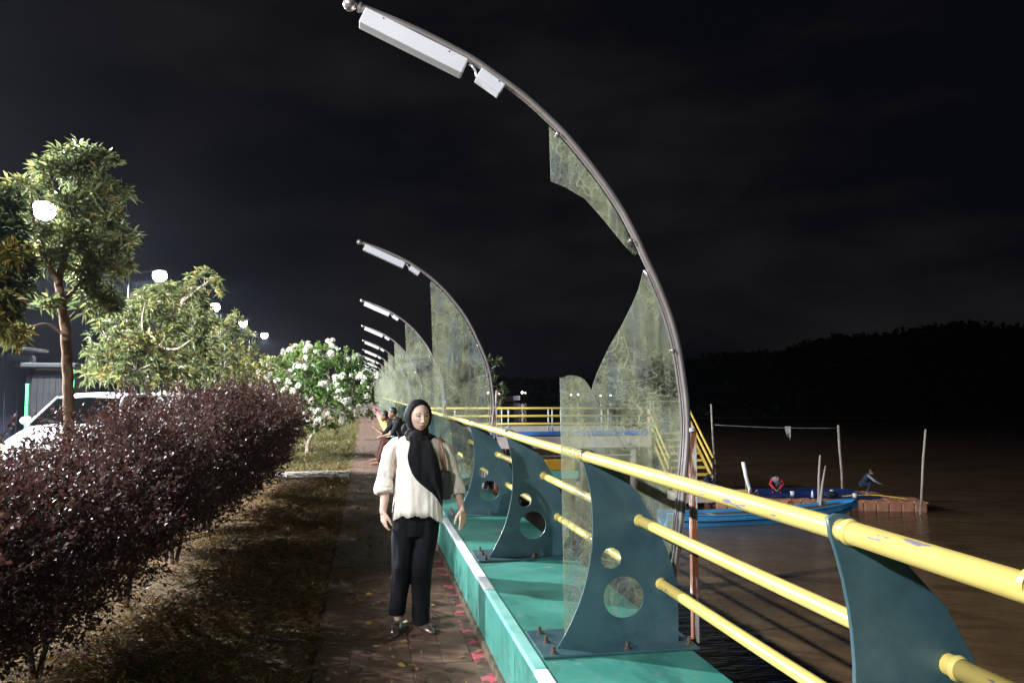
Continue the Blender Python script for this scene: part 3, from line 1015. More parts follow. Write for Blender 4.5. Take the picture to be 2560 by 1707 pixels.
# legs
for s, kx, ky, ax, ay in ((-1, -0.105, 0.0, -0.128, 0.06), (1, 0.035, -0.02, 0.035, -0.01)):
    hx = -0.08 if s < 0 else 0.075
    body.caps((hx, 0.02, 0.80), (kx, ky, 0.44), 0.075, 0.048, 14)
    body.caps((kx, ky, 0.44), (ax, ay, 0.085), 0.046, 0.03, 14)
    body.caps((ax, ay, 0.06), (ax, ay - 0.03, 0.04), 0.024, 0.018, 12)
bo = remesh(body, 0.0042, 2, "body", M["skin"], woman)
V, F, C, K = head_mesh()
HM = Matrix.Translation((0.004, -0.008, 1.498)) @ Matrix.Rotation(R(19), 4, "Z") @ Matrix.Rotation(R(-2), 4, "Y") @ Matrix.Rotation(R(3), 4, "X")
hv = [HM @ Vector(p) for p in V]
bm = bmesh.new(); bm.from_mesh(bo.data)
n0 = len(bm.verts)
nvs = [bm.verts.new(p) for p in hv]
for f in F:
    bm.faces.new([nvs[i] for i in f])
bm.normal_update()
bm.to_mesh(bo.data); bm.free()
bo.data.shade_smooth()
set_skin(bo.data, n0, C, K)

# scarf: hood with a face opening, wrapped neck, long tail down the front
sc = MB()
nu, nvv = 72, 34
ao, bo_, co_ = 0.0975, 0.110, 0.120
rings_o, rings_i = [], []
def hood_pt(al, u, gr):
    a_, b_, c_ = ao + gr, bo_ + gr, co_ + gr
    dx, dz = math.cos(u), math.sin(u)
    p = Vector((a_ * math.sin(al) * dx, -b_ * math.cos(al) * (0.76 if math.cos(al) > 0 else 1.02), c_ * math.sin(al) * dz))
    if p.z < 0:
        p.x *= 1 - 0.12 * (-p.z / c_) ** 1.5
    return p
alphas = []
for k in range(nu):
    u = 2 * math.pi * k / nu
    dx, dz = math.cos(u), math.sin(u)
    rx, rz = 0.0815, (0.0795 if dz > 0 else 0.1155)
    r_o = 1 / math.sqrt((dx / rx) ** 2 + (dz / rz) ** 2)
    r_e = 1 / math.sqrt((dx / ao) ** 2 + (dz / co_) ** 2)
    alphas.append(math.asin(min(0.97, r_o / r_e)))
for j in range(nvv + 1):
    t = j / nvv
    ro, ri = [], []
    for k in range(nu):
        u = 2 * math.pi * k / nu
        al = alphas[k] + (math.pi - 0.03 - alphas[k]) * t
        gr = 0.0035 * math.exp(-(t / 0.10) ** 2) + 0.003 * math.sin(5 * u + 9 * t) * t
        ro.append(HM @ hood_pt(al, u, gr)); ri.append(HM @ hood_pt(al, u, gr - 0.011))
    rings_o.append(ro); rings_i.append(ri)
sc.loft(list(reversed(rings_i)) + rings_o, False)
b0 = len(sc.v)
n_r = 2 * (nvv + 1)
sc.f.append(tuple(range(nu)))
sc.f.append(tuple((n_r - 1) * nu + k for k in range(nu)))
# join the two rims round the back pole is closed by the caps; front rim bridged by neighbouring rings
sc.ell((0.0, -0.012, 1.368), (0.082, 0.086, 0.034)); sc.ell((0.006, -0.02, 1.335), (0.105, 0.092, 0.036))
sc.caps((0, 0.03, 1.44), (0, 0.02, 1.34), 0.078, 0.086, 20)
sc.caps((-0.055, -0.02, 1.365), (0.085, -0.035, 1.345), 0.04, 0.03, 14)
sc.caps((0.03, -0.03, 1.34), (0.118, -0.005, 1.342), 0.038, 0.016, 14)
sc.caps((-0.02, 0.10, 1.44), (-0.03, 0.12, 1.36), 0.05, 0.06, 14)
sc.ell((-0.085, 0.05, 1.40), (0.03, 0.05, 0.04))
# tail: left and right edges (x,z) of the hanging cloth, laid over the blouse
Lf = [(-0.066, 1.36), (-0.062, 1.30), (-0.074, 1.245), (-0.076, 1.21), (-0.066, 1.16), (-0.042, 1.10), (-0.010, 1.055), (0.045, 1.005), (0.098, 0.962), (0.132, 0.922), (0.158, 0.880), (0.166, 0.868)]
Rt = [(0.070, 1.36), (0.095, 1.29), (0.118, 1.245), (0.133, 1.21), (0.145, 1.16), (0.156, 1.10), (0.163, 1.055), (0.168, 1.005), (0.170, 0.962), (0.171, 0.922), (0.171, 0.885), (0.170, 0.866)]
def tail_y(x, z):
    t = max(0.0, min(1.0, (1.36 - z) / 0.5))
    return -0.088 - 0.062 * math.sin(min(1, t * 2.4) * math.pi / 2) + 1.1 * x * x + 0.028 * max(0, t - 0.45)
rings = []
nx = 22
for (xl, zl), (xr, zr) in zip(catmull(Lf, 4), catmull(Rt, 4)):
    fr_, bk_ = [], []
    for k in range(nx + 1):
        u = k / nx
        x, z = xl + (xr - xl) * u, zl + (zr - zl) * u
        t = max(0, min(1, (1.36 - z) / 0.45))
        wv = 0.011 * mnoise.noise(Vector((u * 4.2 + 0.6 * t, t * 1.3, 2.0))) + 0.007 * math.sin(u * 11 + 1.1 + 2.5 * t) * (1 - 0.7 * t)
        y = tail_y(x, z) + wv
        fr_.append(Vector((x, y - 0.006, z))); bk_.append(Vector((x, y + 0.010, z)))
    rings.append(fr_ + bk_[::-1])
sc.loft(rings)
def scarf_def(co):
    for i in range(len(co)):
        x, y, z = co[i]
        if z < 1.40:
            n1 = mnoise.noise(Vector((x * 26, y * 26, z * 9 + 3)))
            n2 = mnoise.noise(Vector((x * 11 + 7, y * 11, z * 30)))
            w = 1.0 if z > 1.31 else 0.0
            co[i, 1] += 0.0045 * n1 + w * 0.003 * n2
        elif y > -0.05:
            co[i, 0] += 0.003 * mnoise.noise(Vector((x * 20, y * 20, z * 20)))
    return co
remesh(sc, 0.0042, 2, "headscarf", M["scarf"], woman, scarf_def)

# blouse: yoke, gathered skirt with scalloped hem, two puffed sleeves
bl = MB()
def ring(cx, cy, z, a, b, n=120, pleat=0.0, hem=None, k=13):
    out = []
    for i in range(n):
        p = 2 * math.pi * i / n
        x, y = math.cos(p), math.sin(p)
        w = 1 + pleat * (0.75 * math.sin(7 * p + 0.6 + 0.9 * math.sin(2 * p)) + 0.5 * math.sin(11 * p + 1.9 + 1.2 * math.sin(3 * p)) + 0.25 * math.sin(23 * p + 0.5))
        # superellipse: flatter front
        e = 0.82
        X = math.copysign(abs(x) ** e, x) * a * w
        Y = math.copysign(abs(y) ** e, y) * b * w
        zz = z
        if hem is not None:
            zz = z + hem(X + cx, Y, p)
        out.append(Vector((cx + X, cy + Y, zz)))
    return out
hx = [-0.22, -0.16, -0.104, -0.076, -0.018, 0.034, 0.077, 0.137, 0.198, 0.26]
hz = [0.80, 0.772, 0.812, 0.795, 0.813, 0.794, 0.807, 0.764, 0.733, 0.74]
def hem(x, y, p):
    if y < 0:
        return float(np.interp(x, hx, hz)) - 0.79 + 0.004 * math.sin(p * 55)
    return 0.02 + 0.008 * math.sin(9 * p) + 0.004 * math.sin(p * 55)
prof = [(1.372, 0.062, 0.060, 0, 0.0), (1.362, 0.085, 0.068, 0, 0.0), (1.345, 0.125, 0.080, 0, 0), (1.325, 0.165, 0.09, 0, 0), (1.30, 0.182, 0.100, 0, 0), (1.26, 0.180, 0.112, 0.002, 0), (1.21, 0.172, 0.122, 0.003, 0),
        (1.165, 0.166, 0.124, 0.004, 0), (1.150, 0.165, 0.122, 0.006, 0), (1.140, 0.167, 0.124, 0.012, 0), (1.11, 0.169, 0.127, 0.018, 0), (1.05, 0.171, 0.130, 0.026, 0),
        (0.98, 0.175, 0.133, 0.036, 0), (0.91, 0.180, 0.136, 0.046, 0), (0.85, 0.186, 0.139, 0.058, 0.4), (0.79, 0.192, 0.142, 0.066, 1.0)]
outer = []
for z, a, b, pl, hw in prof:
    outer.append(ring(0.006, 0.018, z, a * (0.895 if z < 1.29 else 0.96), b, 132, pl, (lambda x, y, p, hw=hw: hem(x, y, p) * hw) if hw else None))
inner_ = [[Vector((0.006 + (v.x - 0.006) * 0.975, 0.018 + (v.y - 0.018) * 0.965, v.z + 0.0005)) for v in r_] for r_ in reversed(outer)]
bl.loft(outer + inner_, False)
def sleeve(pts, rad, seed):
    P = catmull(pts, 5); rr = catmull([(r_, 0) for r_ in rad], 5)
    rings = []
    axis_prev = None
    for i, p in enumerate(P):
        t = (Vector(P[min(i + 1, len(P) - 1)]) - Vector(P[max(i - 1, 0)])).normalized()
        a = t.cross(Vector((0, 1, 0))).normalized(); b = t.cross(a)
        q = i / (len(P) - 1)
        rg = []
        for k in range(48):
            w = 2 * math.pi * k / 48
            m = 1 + 0.05 * math.sin(5 * w + seed + 3 * q) * q + 0.06 * math.sin(11 * w + seed) * max(0, q - 0.7) / 0.3
            m += 0.07 * math.sin(q * 30 + 1.5 * math.sin(w + seed)) * (0.25 + q) * (0.5 + 0.5 * math.cos(w - seed))
            rg.append(Vector(p) + (a * math.cos(w) + b * math.sin(w)) * rr[i][0] * m)
        rings.append(rg)
    ins = [[Vector(P[len(P) - 1 - i]) + (v - Vector(P[len(P) - 1 - i])) * 0.93 for v in rg] for i, rg in enumerate(reversed(rings[len(rings) // 2:]))]
    bl.loft(rings + ins, False)
sleeve([(-0.120, 0.018, 1.305), (-0.172, 0.018, 1.272), (-0.205, 0.03, 1.16), (-0.222, 0.035, 1.07), (-0.230, 0.022, 1.00), (-0.229, 0.010, 0.966), (-0.228, 0.004, 0.950)], [0.050, 0.054, 0.052, 0.052, 0.062, 0.066, 0.053], 1.0)
sleeve([(0.130, 0.018, 1.300), (0.186, 0.018, 1.262), (0.232, 0.04, 1.15), (0.262, 0.055, 1.07), (0.280, 0.035, 0.985), (0.288, 0.022, 0.945), (0.291, 0.012, 0.925)], [0.050, 0.054, 0.051, 0.048, 0.060, 0.062, 0.052], 2.6)
bo2 = bl.build("blouse", M["blouse"], woman, smooth=True)
for v in bo2.data.vertices:      # soft crumples in the cloth
    c = v.co
    q = Vector((c.x * 13, c.y * 13, c.z * 10))
    d = 0.0085 * mnoise.noise(q) + 0.0075 * (1 - 2 * abs(mnoise.noise(q * 2.1 + Vector((3, 1, 2)))))
    r_ = Vector((c.x if abs(c.x) < 0.17 else (c.x - math.copysign(0.22, c.x)), c.y - 0.02, 0))
    if r_.length > 1e-4:
        v.co = c + r_.normalized() * d
# trousers
tr = MB()
def oval(cx, cy, z, a, b, n=40, ph=0.0):
    return [Vector((cx + a * math.cos(2 * math.pi * k / n), cy + b * math.sin(2 * math.pi * k / n), z)) for k in range(n)]
tr.loft([oval(0, 0.02, 0.98, 0.135, 0.10), oval(-0.005, 0.02, 0.86, 0.165, 0.115), oval(-0.008, 0.02, 0.74, 0.170, 0.118), oval(-0.01, 0.02, 0.66, 0.15, 0.11)])
tr.loft([oval(-0.085, 0.02, 0.80, 0.088, 0.112), oval(-0.093, 0.015, 0.64, 0.084, 0.10), oval(-0.104, 0.0, 0.45, 0.069, 0.084), oval(-0.112, 0.02, 0.30, 0.064, 0.08), oval(-0.128, 0.05, 0.16, 0.060, 0.076), oval(-0.132, 0.06, 0.105, 0.058, 0.075)])
tr.loft([oval(0.08, 0.02, 0.80, 0.088, 0.112), oval(0.062, 0.01, 0.64, 0.088, 0.10), oval(0.036, -0.01, 0.45, 0.075, 0.086), oval(0.032, -0.005, 0.28, 0.068, 0.082), oval(0.030, -0.01, 0.12, 0.062, 0.078), oval(0.030, -0.012, 0.055, 0.063, 0.080)])
remesh(tr, 0.006, 3, "trousers", M["trouser"], woman, fold_deform(0.011, 12, 2.0))
for nm, pth, rd_ in (("shoe", [(-0.130, 0.10, 0.034), (-0.132, 0.03, 0.040), (-0.140, -0.045, 0.034), (-0.150, -0.115, 0.022), (-0.155, -0.155, 0.013)], [0.030, 0.036, 0.038, 0.030, 0.010]),
                     ("shoe", [(0.020, 0.05, 0.034), (0.035, -0.015, 0.040), (0.062, -0.07, 0.034), (0.095, -0.115, 0.022), (0.115, -0.137, 0.014)], [0.030, 0.036, 0.037, 0.029, 0.010])):
    b_ = MB(); b_.tube(catmull(pth, 5), [r_[0] for r_ in catmull([(q, 0) for q in rd_], 5)], 18, flat=0.78)
    b_.add(*[[], []])
    so = b_.build(nm, M["shoe"], woman, smooth=True)
# shoulder bag
bag = thing("shoulder_bag", "small black shoulder bag on a brown strap hanging at the woman's side", "bag", (WX + 0.195, WY + 0.005, 0.91))
b_ = MB(); b_.bbox((0, 0, 0.10), (0.075, 0.20, 0.20), 0.02); b_.build("pouch", M["bag"], bag, auto=True)
b_ = MB(); b_.bbox((-0.01, -0.07, 0.14), (0.066, 0.07, 0.10), 0.014); b_.build("flap", M["bag"], bag, auto=True)
b_ = MB()
sp = catmull([(0.0, -0.085, 0.19), (-0.012, -0.108, 0.27), (-0.025, -0.105, 0.34), (-0.038, -0.065, 0.415), (-0.040, 0.01, 0.435), (-0.03, 0.085, 0.38), (0.0, 0.10, 0.19)], 5)
b_.tube(sp, 0.011, 8, flat=0.35)
b_.build("strap", M["strap"], bag, smooth=True)

# ------------------------------------------------------------------ seated and crouching people
def figure(name, label, loc, rz, J, mats, voxel=0.012, seg=12, hood=None, group=None, prop=None):
    """J: joints in local coordinates; facing -Y. One skin, clothes as children."""
    t = thing(name, label, "person", loc, rz, group)
    b = MB()
    hip, sh, hd = Vector(J["hip"]), Vector(J["sh"]), Vector(J["head"])
    wd = J.get("w", 1.0)
    X = Vector((1, 0, 0))
    b.caps(hip, sh, 0.12 * wd, 0.115 * wd, seg); b.caps(hip + X * 0.05, sh + X * 0.07, 0.10 * wd, 0.09 * wd, seg); b.caps(hip - X * 0.05, sh - X * 0.07, 0.10 * wd, 0.09 * wd, seg)
    b.caps(sh, hd, 0.055, 0.05, seg)
    fwd = Vector(J.get("face", (0, -1, 0))).normalized()
    b.ell(hd, (0.078, 0.092, 0.112), nu=20, nv=14)
    b.ell(hd + fwd * 0.045 + Vector((0, 0, -0.045)), (0.05, 0.05, 0.06), nu=14, nv=10)
    b.ell(hd + fwd * 0.098 + Vector((0, 0, -0.012)), (0.013, 0.018, 0.022), nu=10, nv=8)
    for s in (-1, 1):
        b.ell(hd + X * s * 0.078 + Vector((0, 0.01, -0.01)), (0.012, 0.018, 0.028), nu=10, nv=8)
    up, lo, sl, pa = MB(), MB(), MB(), MB()
    for s, k in ((-1, "r"), (1, "l")):
        S_ = sh + X * s * 0.165 * wd
        E_, H_ = Vector(J["el_" + k]), Vector(J["ha_" + k])
        b.caps(S_, E_, 0.045, 0.038, seg); b.caps(E_, H_, 0.037, 0.024, seg)
        dirv = (H_ - E_).normalized()
        b.caps(H_, H_ + dirv * 0.07, 0.03, 0.032, seg)
        for q in range(4):
            o_ = X * (q - 1.5) * 0.018
            b.caps(H_ + dirv * 0.07 + o_, H_ + dirv * 0.13 + o_ + Vector((0, 0, -0.03)), 0.011, 0.009, 8)
        b.caps(H_ + dirv * 0.03 - X * s * 0.025, H_ + dirv * 0.09 - X * s * 0.045, 0.012, 0.010, 8)
        Hp, K_, A_ = hip + X * s * 0.09, Vector(J["kn_" + k]), Vector(J["an_" + k])
        b.caps(Hp, K_, 0.078, 0.058, seg); b.caps(K_, A_, 0.055, 0.036, seg)
        b.caps(A_ + Vector((0, 0.03, -0.03)), A_ + Vector((0, -0.15, -0.045)), 0.035, 0.028, seg)
        q = J.get("sleeve", 1.0)
        up.caps(S_, E_ if q >= 0.5 else S_ + (E_ - S_) * 0.8, 0.06, 0.052, seg)
        if q >= 1.0:
            up.caps(E_, E_ + (H_ - E_) * 0.93, 0.052, 0.038, seg)
            sl.caps(S_ + Vector((0, 0, 0.006)), E_, 0.064, 0.057, seg); sl.caps(E_, E_ + (H_ - E_) * 0.9, 0.057, 0.043, seg)
        lo.caps(Hp, K_, 0.09, 0.07, seg)
        if J.get("long", True):
            lo.caps(K_, K_ + (A_ - K_) * 0.93, 0.07, 0.05, seg)
    up.caps(hip + Vector((0, 0, 0.03)), sh, 0.135 * wd, 0.13 * wd, seg); up.caps(hip + X * 0.05, sh + X * 0.08, 0.115 * wd, 0.105 * wd, seg); up.caps(hip - X * 0.05, sh - X * 0.08, 0.115 * wd, 0.105 * wd, seg)
    lo.caps(hip - X * 0.07, hip + X * 0.07, 0.125, 0.125, seg)
    bo = remesh(b, voxel, 2, "body", M[mats[0]], t)
    set_skin(bo.data, 0, None, None)
    remesh(up, voxel, 3, "shirt", M[mats[1]], t)
    remesh(lo, voxel, 3, "trousers", M[mats[2]], t)
    h = MB(); h.ell(hd - fwd * 0.018 + Vector((0, 0, 0.028)), (0.088, 0.098, 0.103), nu=22, nv=14)
    remesh(h, voxel, 1, "hair", M["hair"], t)
    if len(mats) > 3:
        remesh(sl, voxel, 2, "sleeves", M[mats[3]], t)
    return t

sit = dict(hip=(0, 0.10, 0.52), sh=(0, -0.12, 0.98), head=(0, -0.24, 1.20), face=(0, -0.9, -0.4), el_r=(-0.24, -0.22, 0.74), el_l=(0.24, -0.24, 0.74), ha_r=(-0.12, -0.46, 0.66), ha_l=(0.10, -0.47, 0.67),
           kn_r=(-0.15, -0.40, 0.52), kn_l=(0.14, -0.42, 0.52), an_r=(-0.15, -0.50, 0.10), an_l=(0.16, -0.55, 0.10), sleeve=0.6)
figure("person", "seated person in black shirt on the ledge directly behind the woman", (0.86, 18.6, 0), R(-90), sit, ("skin_dark", "shirt_black", "cloth_brown"), group="two people sitting on the ledge")
sit2 = dict(sit, hip=(0, 0.08, 0.52), sh=(0, -0.20, 0.92), head=(0.02, -0.38, 1.10), ha_r=(-0.05, -0.58, 0.80), ha_l=(0.08, -0.58, 0.80), el_r=(-0.22, -0.38, 0.66), el_l=(0.22, -0.40, 0.66))
figure("person", "seated person leaning far forward over a bright phone on the ledge", (0.84, 19.5, 0), R(-90), sit2, ("skin_dark", "shirt_black", "cloth_brown"), group="two people sitting on the ledge")
M["phone_screen"] = m_emit("phone_screen", (0.85, 0.9, 1.0), 1.4)
ph = thing("phone", "phone with bright screen in the hands of the seated person leaning forward", "phone", (0.20, 19.5, 0.82))
b_ = MB(); b_.bbox((0, 0, 0), (0.012, 0.075, 0.15), 0.003); b_.build("phone_case", M["dark_steel"], ph)
b_ = MB(); b_.box((0.0072, 0, 0), (0.002, 0.066, 0.135)); b_.build("screen", M["phone_screen"], ph)
b_ = MB(); b_.box((-0.0072, 0, 0.045), (0.003, 0.03, 0.03)); b_.build("camera_bump", M["lightbox"], ph)

# ------------------------------------------------------------------ vegetation
HEDGE = leaf_mat("purple_leaf", [(0.0, (0.038, 0.013, 0.014)), (0.35, (0.078, 0.028, 0.029)), (0.62, (0.105, 0.048, 0.038)), (0.82, (0.075, 0.060, 0.030)), (0.94, (0.14, 0.030, 0.045)), (1.0, (0.22, 0.16, 0.09))], 0.46, 0.25)
GREENL = leaf_mat("olive_leaf", [(0.0, (0.085, 0.115, 0.050)), (0.45, (0.150, 0.180, 0.075)), (0.75, (0.22, 0.245, 0.10)), (0.92, (0.31, 0.275, 0.08)), (1.0, (0.36, 0.24, 0.07))], 0.32, 0.48)
YELLOWL = leaf_mat("yellowing_leaf", [(0.0, (0.06, 0.085, 0.022)), (0.4, (0.13, 0.135, 0.028)), (0.75, (0.24, 0.18, 0.03)), (1.0, (0.34, 0.19, 0.035))], 0.36, 0.3)
BRIGHTL = leaf_mat("bright_leaf", [(0.0, (0.065, 0.14, 0.034)), (0.5, (0.12, 0.22, 0.055)), (0.85, (0.21, 0.30, 0.08)), (1.0, (0.30, 0.32, 0.09))], 0.34, 0.3)
DARKL = leaf_mat("dark_leaf", [(0.0, (0.03, 0.05, 0.018)), (0.6, (0.06, 0.085, 0.025)), (1.0, (0.11, 0.13, 0.04))], 0.45, 0.25)

def stems_of(name, t, specs, mat, n=8):
    """specs: list of (path, r0, r1) -> one part each"""
    for path, r0, r1 in specs:
        P = catmull(path, 5)
        rr = [r0 + (r1 - r0) * i / (len(P) - 1) for i in range(len(P))]
        P = [(p[0] + 0.22 * rr[i] * mnoise.noise(Vector((i * 0.7, r0 * 50, 1))), p[1] + 0.22 * rr[i] * mnoise.noise(Vector((i * 0.7, r0 * 50, 9))), p[2]) for i, p in enumerate(P)]
        rr = [q * (1 + 0.09 * mnoise.noise(Vector((i * 1.1, r0 * 90, 4)))) for i, q in enumerate(rr)]
        b = MB(); b.tube(P, rr, n); b.build(name, mat, t, smooth=True)

def hedge_shrub(label, x, y, h, rx, ry, nleaf, lsz, seed):
    t = thing("hedge_shrub", label, "shrub", (x, y, 0), 0, "purple-leaved shrubs of the hedge")
    rg = np.random.default_rng(seed)
    cz, rz = h * 0.60, h * 0.43
    # twig tips first, then leaves around each tip
    nt_ = nleaf // 9
    u = rg.normal(size=(nt_, 3)); u /= np.linalg.norm(u, axis=1, keepdims=True)
    rad = 0.35 + 0.68 * rg.random(nt_) ** 0.45
    lump = np.array([mnoise.noise(Vector((d[0] * 2.2 + seed, d[1] * 2.2, d[2] * 2.2))) + 0.6 * mnoise.noise(Vector((d[0] * 5.5 + seed, d[1] * 5.5, d[2] * 5.5))) for d in u])
    rad = rad * (1 + 0.55 * lump) + 0.16 * (rg.random(nt_) ** 9)
    P = u * rad[:, None] * np.array([rx, ry, rz]) + np.array([0, 0, cz])
    # boxy hedge: flatten the top, thin the belly towards the stems
    P[:, 0] *= np.clip(0.62 + 0.55 * (P[:, 2] / h), 0.5, 1.08)
    keep = (P[:, 2] > 0.10) & (rg.random(nt_) < np.clip((P[:, 2] - 0.16) / 0.45, 0.04, 1))
    P = P[keep]; u = u[keep]
    k = 9
    Dt = u + rg.normal(size=u.shape) * 0.5 + np.array([0, 0, 0.35])
    Dt /= np.linalg.norm(Dt, axis=1, keepdims=True)
    B = np.repeat(P, k, 0) + np.repeat(Dt, k, 0) * (rg.random((len(P) * k, 1)) * 0.17 - 0.03) + rg.normal(size=(len(P) * k, 3)) * 0.012
    B[:, 2] = np.maximum(B[:, 2], 0.02)
    D = rg.normal(size=B.shape) * 0.75 + np.repeat(Dt, k, 0) * 0.8
    # long unclipped shoots that break the outline
    SB, SD = [], []
    shoots = []
    for q in range(120):
        u1 = rg.normal(size=3); u1[2] = abs(u1[2]) * 0.9 + 0.15; u1 /= np.linalg.norm(u1)
        p0 = u1 * np.array([rx, ry, rz]) * 0.85 + np.array([0, 0, cz])
        d1 = u1 * 0.6 + np.array([0, 0, 0.6]) + rg.normal(size=3) * 0.45; d1 /= np.linalg.norm(d1)
        Ls = 0.18 + 0.42 * rg.random() ** 1.8
        m1 = int(Ls / 0.011)
        tt = rg.random(m1)
        SB.append(p0 + d1 * (tt * Ls)[:, None] + np.array([0, 0, -0.25]) * ((tt * Ls) ** 2)[:, None] + rg.normal(size=(m1, 3)) * 0.006)
        SD.append(rg.normal(size=(m1, 3)) * 0.8 + d1 * 0.6)
        shoots.append((Vector(p0), Vector(p0 + d1 * Ls * 0.5), Vector(p0 + d1 * Ls - np.array([0, 0, 0.25 * Ls * Ls]))))
    nb = len(B)
    B = np.concatenate([B] + SB); D = np.concatenate([D] + SD)
    n = len(B)
    tint = np.clip(np.concatenate([np.repeat(rg.random(len(P)), k), 0.3 + 0.7 * rg.random(n - nb)]) * 0.55 + rg.random(n) * 0.5 - 0.02, 0, 1)
    f = leaf_mesh("foliage", B, D, lsz * (0.6 + 0.7 * rg.random(n)), lsz * 0.56 * (0.6 + 0.6 * rg.random(n)), HEDGE, t, tint=tint)
    f["kind"] = "stuff"
    specs = []
    for q in range(3):
        a = q * 2.1 + seed
        dx, dy = math.cos(a), math.sin(a)
        specs.append(([(0.02 * dx, 0.02 * dy, -0.03), (0.05 * dx, 0.05 * dy, 0.12), (0.20 * dx * rx, 0.20 * dy * ry, 0.35 * h), (0.55 * dx * rx, 0.55 * dy * ry, 0.72 * h)], 0.022, 0.006))
    stems_of("stem", t, specs, M["twig"], 6)
    tw = MB()
    for i in range(0, len(P), max(1, len(P) // 260)):
        e = Vector(P[i] + Dt[i] * 0.16)
        s0 = Vector((P[i][0] * 0.45, P[i][1] * 0.45, max(0.1, P[i][2] * 0.62)))
        m_ = (s0 + e) * 0.5 + Vector((0, 0, 0.03))
        tw.tube([s0, m_, e], [0.005, 0.004, 0.0018], 4, caps=False)
    for a_, b_, c_ in shoots:
        tw.tube([a_, b_, c_], [0.004, 0.003, 0.0015], 4, caps=False)
    o = tw.build("twigs", M["twig"], t); o["kind"] = "stuff"
    return t
SH = [("purple hedge shrub nearest the camera, at the left edge of the photo", -2.0, 2.6, 1.15, .55, .80, 8000, .036),  # sparse unseen shrub, put in for the shadow it throws
      ("purple hedge shrub filling the lower left corner beside the dry grass", -2.0, 3.9, 1.20, .58, .86, 33000, .032),
      ("purple hedge shrub with forked trunk bared just above the dry grass", -1.92, 5.3, 1.20, .60, .95, 37000, .032),
      ("purple hedge shrub in front of the white car's bonnet", -1.86, 6.9, 1.37, .62, 1.0, 39000, .033),
      ("purple hedge shrub in front of the tall tree's trunk", -1.85, 8.5, 1.46, .64, 1.0, 32000, .035),
      ("sixth purple hedge shrub from the camera, at mid hedge", -1.85, 10.2, 1.50, .72, 1.05, 36000, .038),
      ("purple hedge shrub three places before the hedge's far end", -1.85, 12.0, 1.60, .72, 1.05, 30000, .040),
      ("purple hedge shrub second from the hedge's far end", -1.85, 13.8, 1.58, .72, 1.05, 24000, .042),
      ("last purple hedge shrub, beside the pale concrete crossing strip", -1.88, 15.6, 1.62, .72, 1.05, 22000, .044)]
for i, a in enumerate(SH):
    hedge_shrub(*a, 11 + i)

def foliage_clusters(name, t, base, clusters, mat, L, Wd, per=11, seed=1, droop=0.18, twigs=True, tint_shift=0.0, dens=1.0):
    """clusters: (x, y, z, rx, ry, rz, tips) in world coordinates; rosettes of narrow leaves at twig tips"""
    rg = np.random.default_rng(seed)
    PP, DD, TT = [], [], []
    tw = MB()
    for (x, y, z, rx, ry, rz, n) in clusters:
        n = int(n * dens * 0.64)
        u = rg.normal(size=(n, 3)); u /= np.linalg.norm(u, axis=1, keepdims=True)
        lump = np.array([mnoise.noise(Vector((d[0] * 1.9 + x, d[1] * 1.9 + y, d[2] * 1.9 + z))) for d in u])
        r = (0.30 + 0.70 * rg.random(n) ** 0.5) * (1 + 0.55 * lump)
        C0 = np.array([x, y, z]) - np.array(base)
        P = C0 + u * r[:, None] * np.array([rx, ry, rz])
        D = u * 0.8 + np.array([0, 0, 0.55]) + rg.normal(size=u.shape) * 0.35
        D /= np.linalg.norm(D, axis=1, keepdims=True)
        cl = rg.random() * 0.3
        PP.append(P); DD.append(D); TT.append(np.clip(cl + 0.55 * rg.random(n) + tint_shift, 0, 1))
        if twigs:
            for i in range(0, n, 3):
                s0 = Vector(C0 + (P[i] - C0) * 0.15 - np.array([0, 0, 0.25 * rz]))
                e = Vector(P[i])
                m_ = (s0 + e) * 0.5 + Vector((0, 0, -0.06 * rz))
                tw.tube([s0, m_, e], [0.013, 0.009, 0.004], 4, caps=False)
    P, D, T_ = np.concatenate(PP), np.concatenate(DD), np.concatenate(TT)
    B = np.repeat(P, per, 0) + rg.normal(size=(len(P) * per, 3)) * L * 0.12
    S_ = rg.normal(size=B.shape); S_ /= np.linalg.norm(S_, axis=1, keepdims=True)
    Dl = np.repeat(D, per, 0) * 0.65 + S_ * 0.85
    n = len(B)
    tint = np.clip(np.repeat(T_, per) + (rg.random(n) - 0.5) * 0.45, 0, 1)
    tint = np.where(rg.random(n) < 0.02, 1.0, tint)
    f = leaf_mesh(name, B, Dl, L * (0.65 + 0.6 * rg.random(n)), Wd * (0.7 + 0.5 * rg.random(n)), mat, t, fold=0.3, droop=droop, tint=tint)
    f["kind"] = "stuff"
    if twigs:
        o = tw.build("twigs", M["bark_pale"], t); o["kind"] = "stuff"
    return f

def tree(name, label, base, branches, clusters, mat, L, Wd, per, seed, bark="bark", group=None, droop=0.18, dens=1.0, tint_shift=0.0):
    t = thing(name, label, "tree", base, 0, group)
    rel = lambda p: (p[0] - base[0], p[1] - base[1], p[2] - base[2])
    for i, (path, r0, r1) in enumerate(branches):
        stems_of("trunk" if i == 0 else "branch", t, [([rel(p) for p in path], r0, r1)], M[bark], 10 if i == 0 else 7)
    foliage_clusters("crown", t, base, clusters, mat, L, Wd, per, seed, droop, True, tint_shift, dens)
    return t

def q1(xd, yd, Y=12.0):       # photo grid position -> place in the plane Y
    k = Y / 12.0
    return ((-4.05 + (xd - 172) * 0.0057) * k, 1.66 + (902 - yd) * 0.00614 * k)
def cl(Y, rows, n=1.0, fy=0.9):
    out = []
    for xd, yd, r, dy in rows:
        x, z = q1(xd, yd, Y + dy)
        rr = r * 0.0053 * Y / 12
        out.append((x, Y + dy, z, rr, rr * fy, rr * 0.88, int(n * 5.2 * (r / 10) ** 2)))
    return out
def pt(Y, xd, yd, dy=0.0):
    x, z = q1(xd, yd, Y + dy)
    return (x, Y + dy, z)

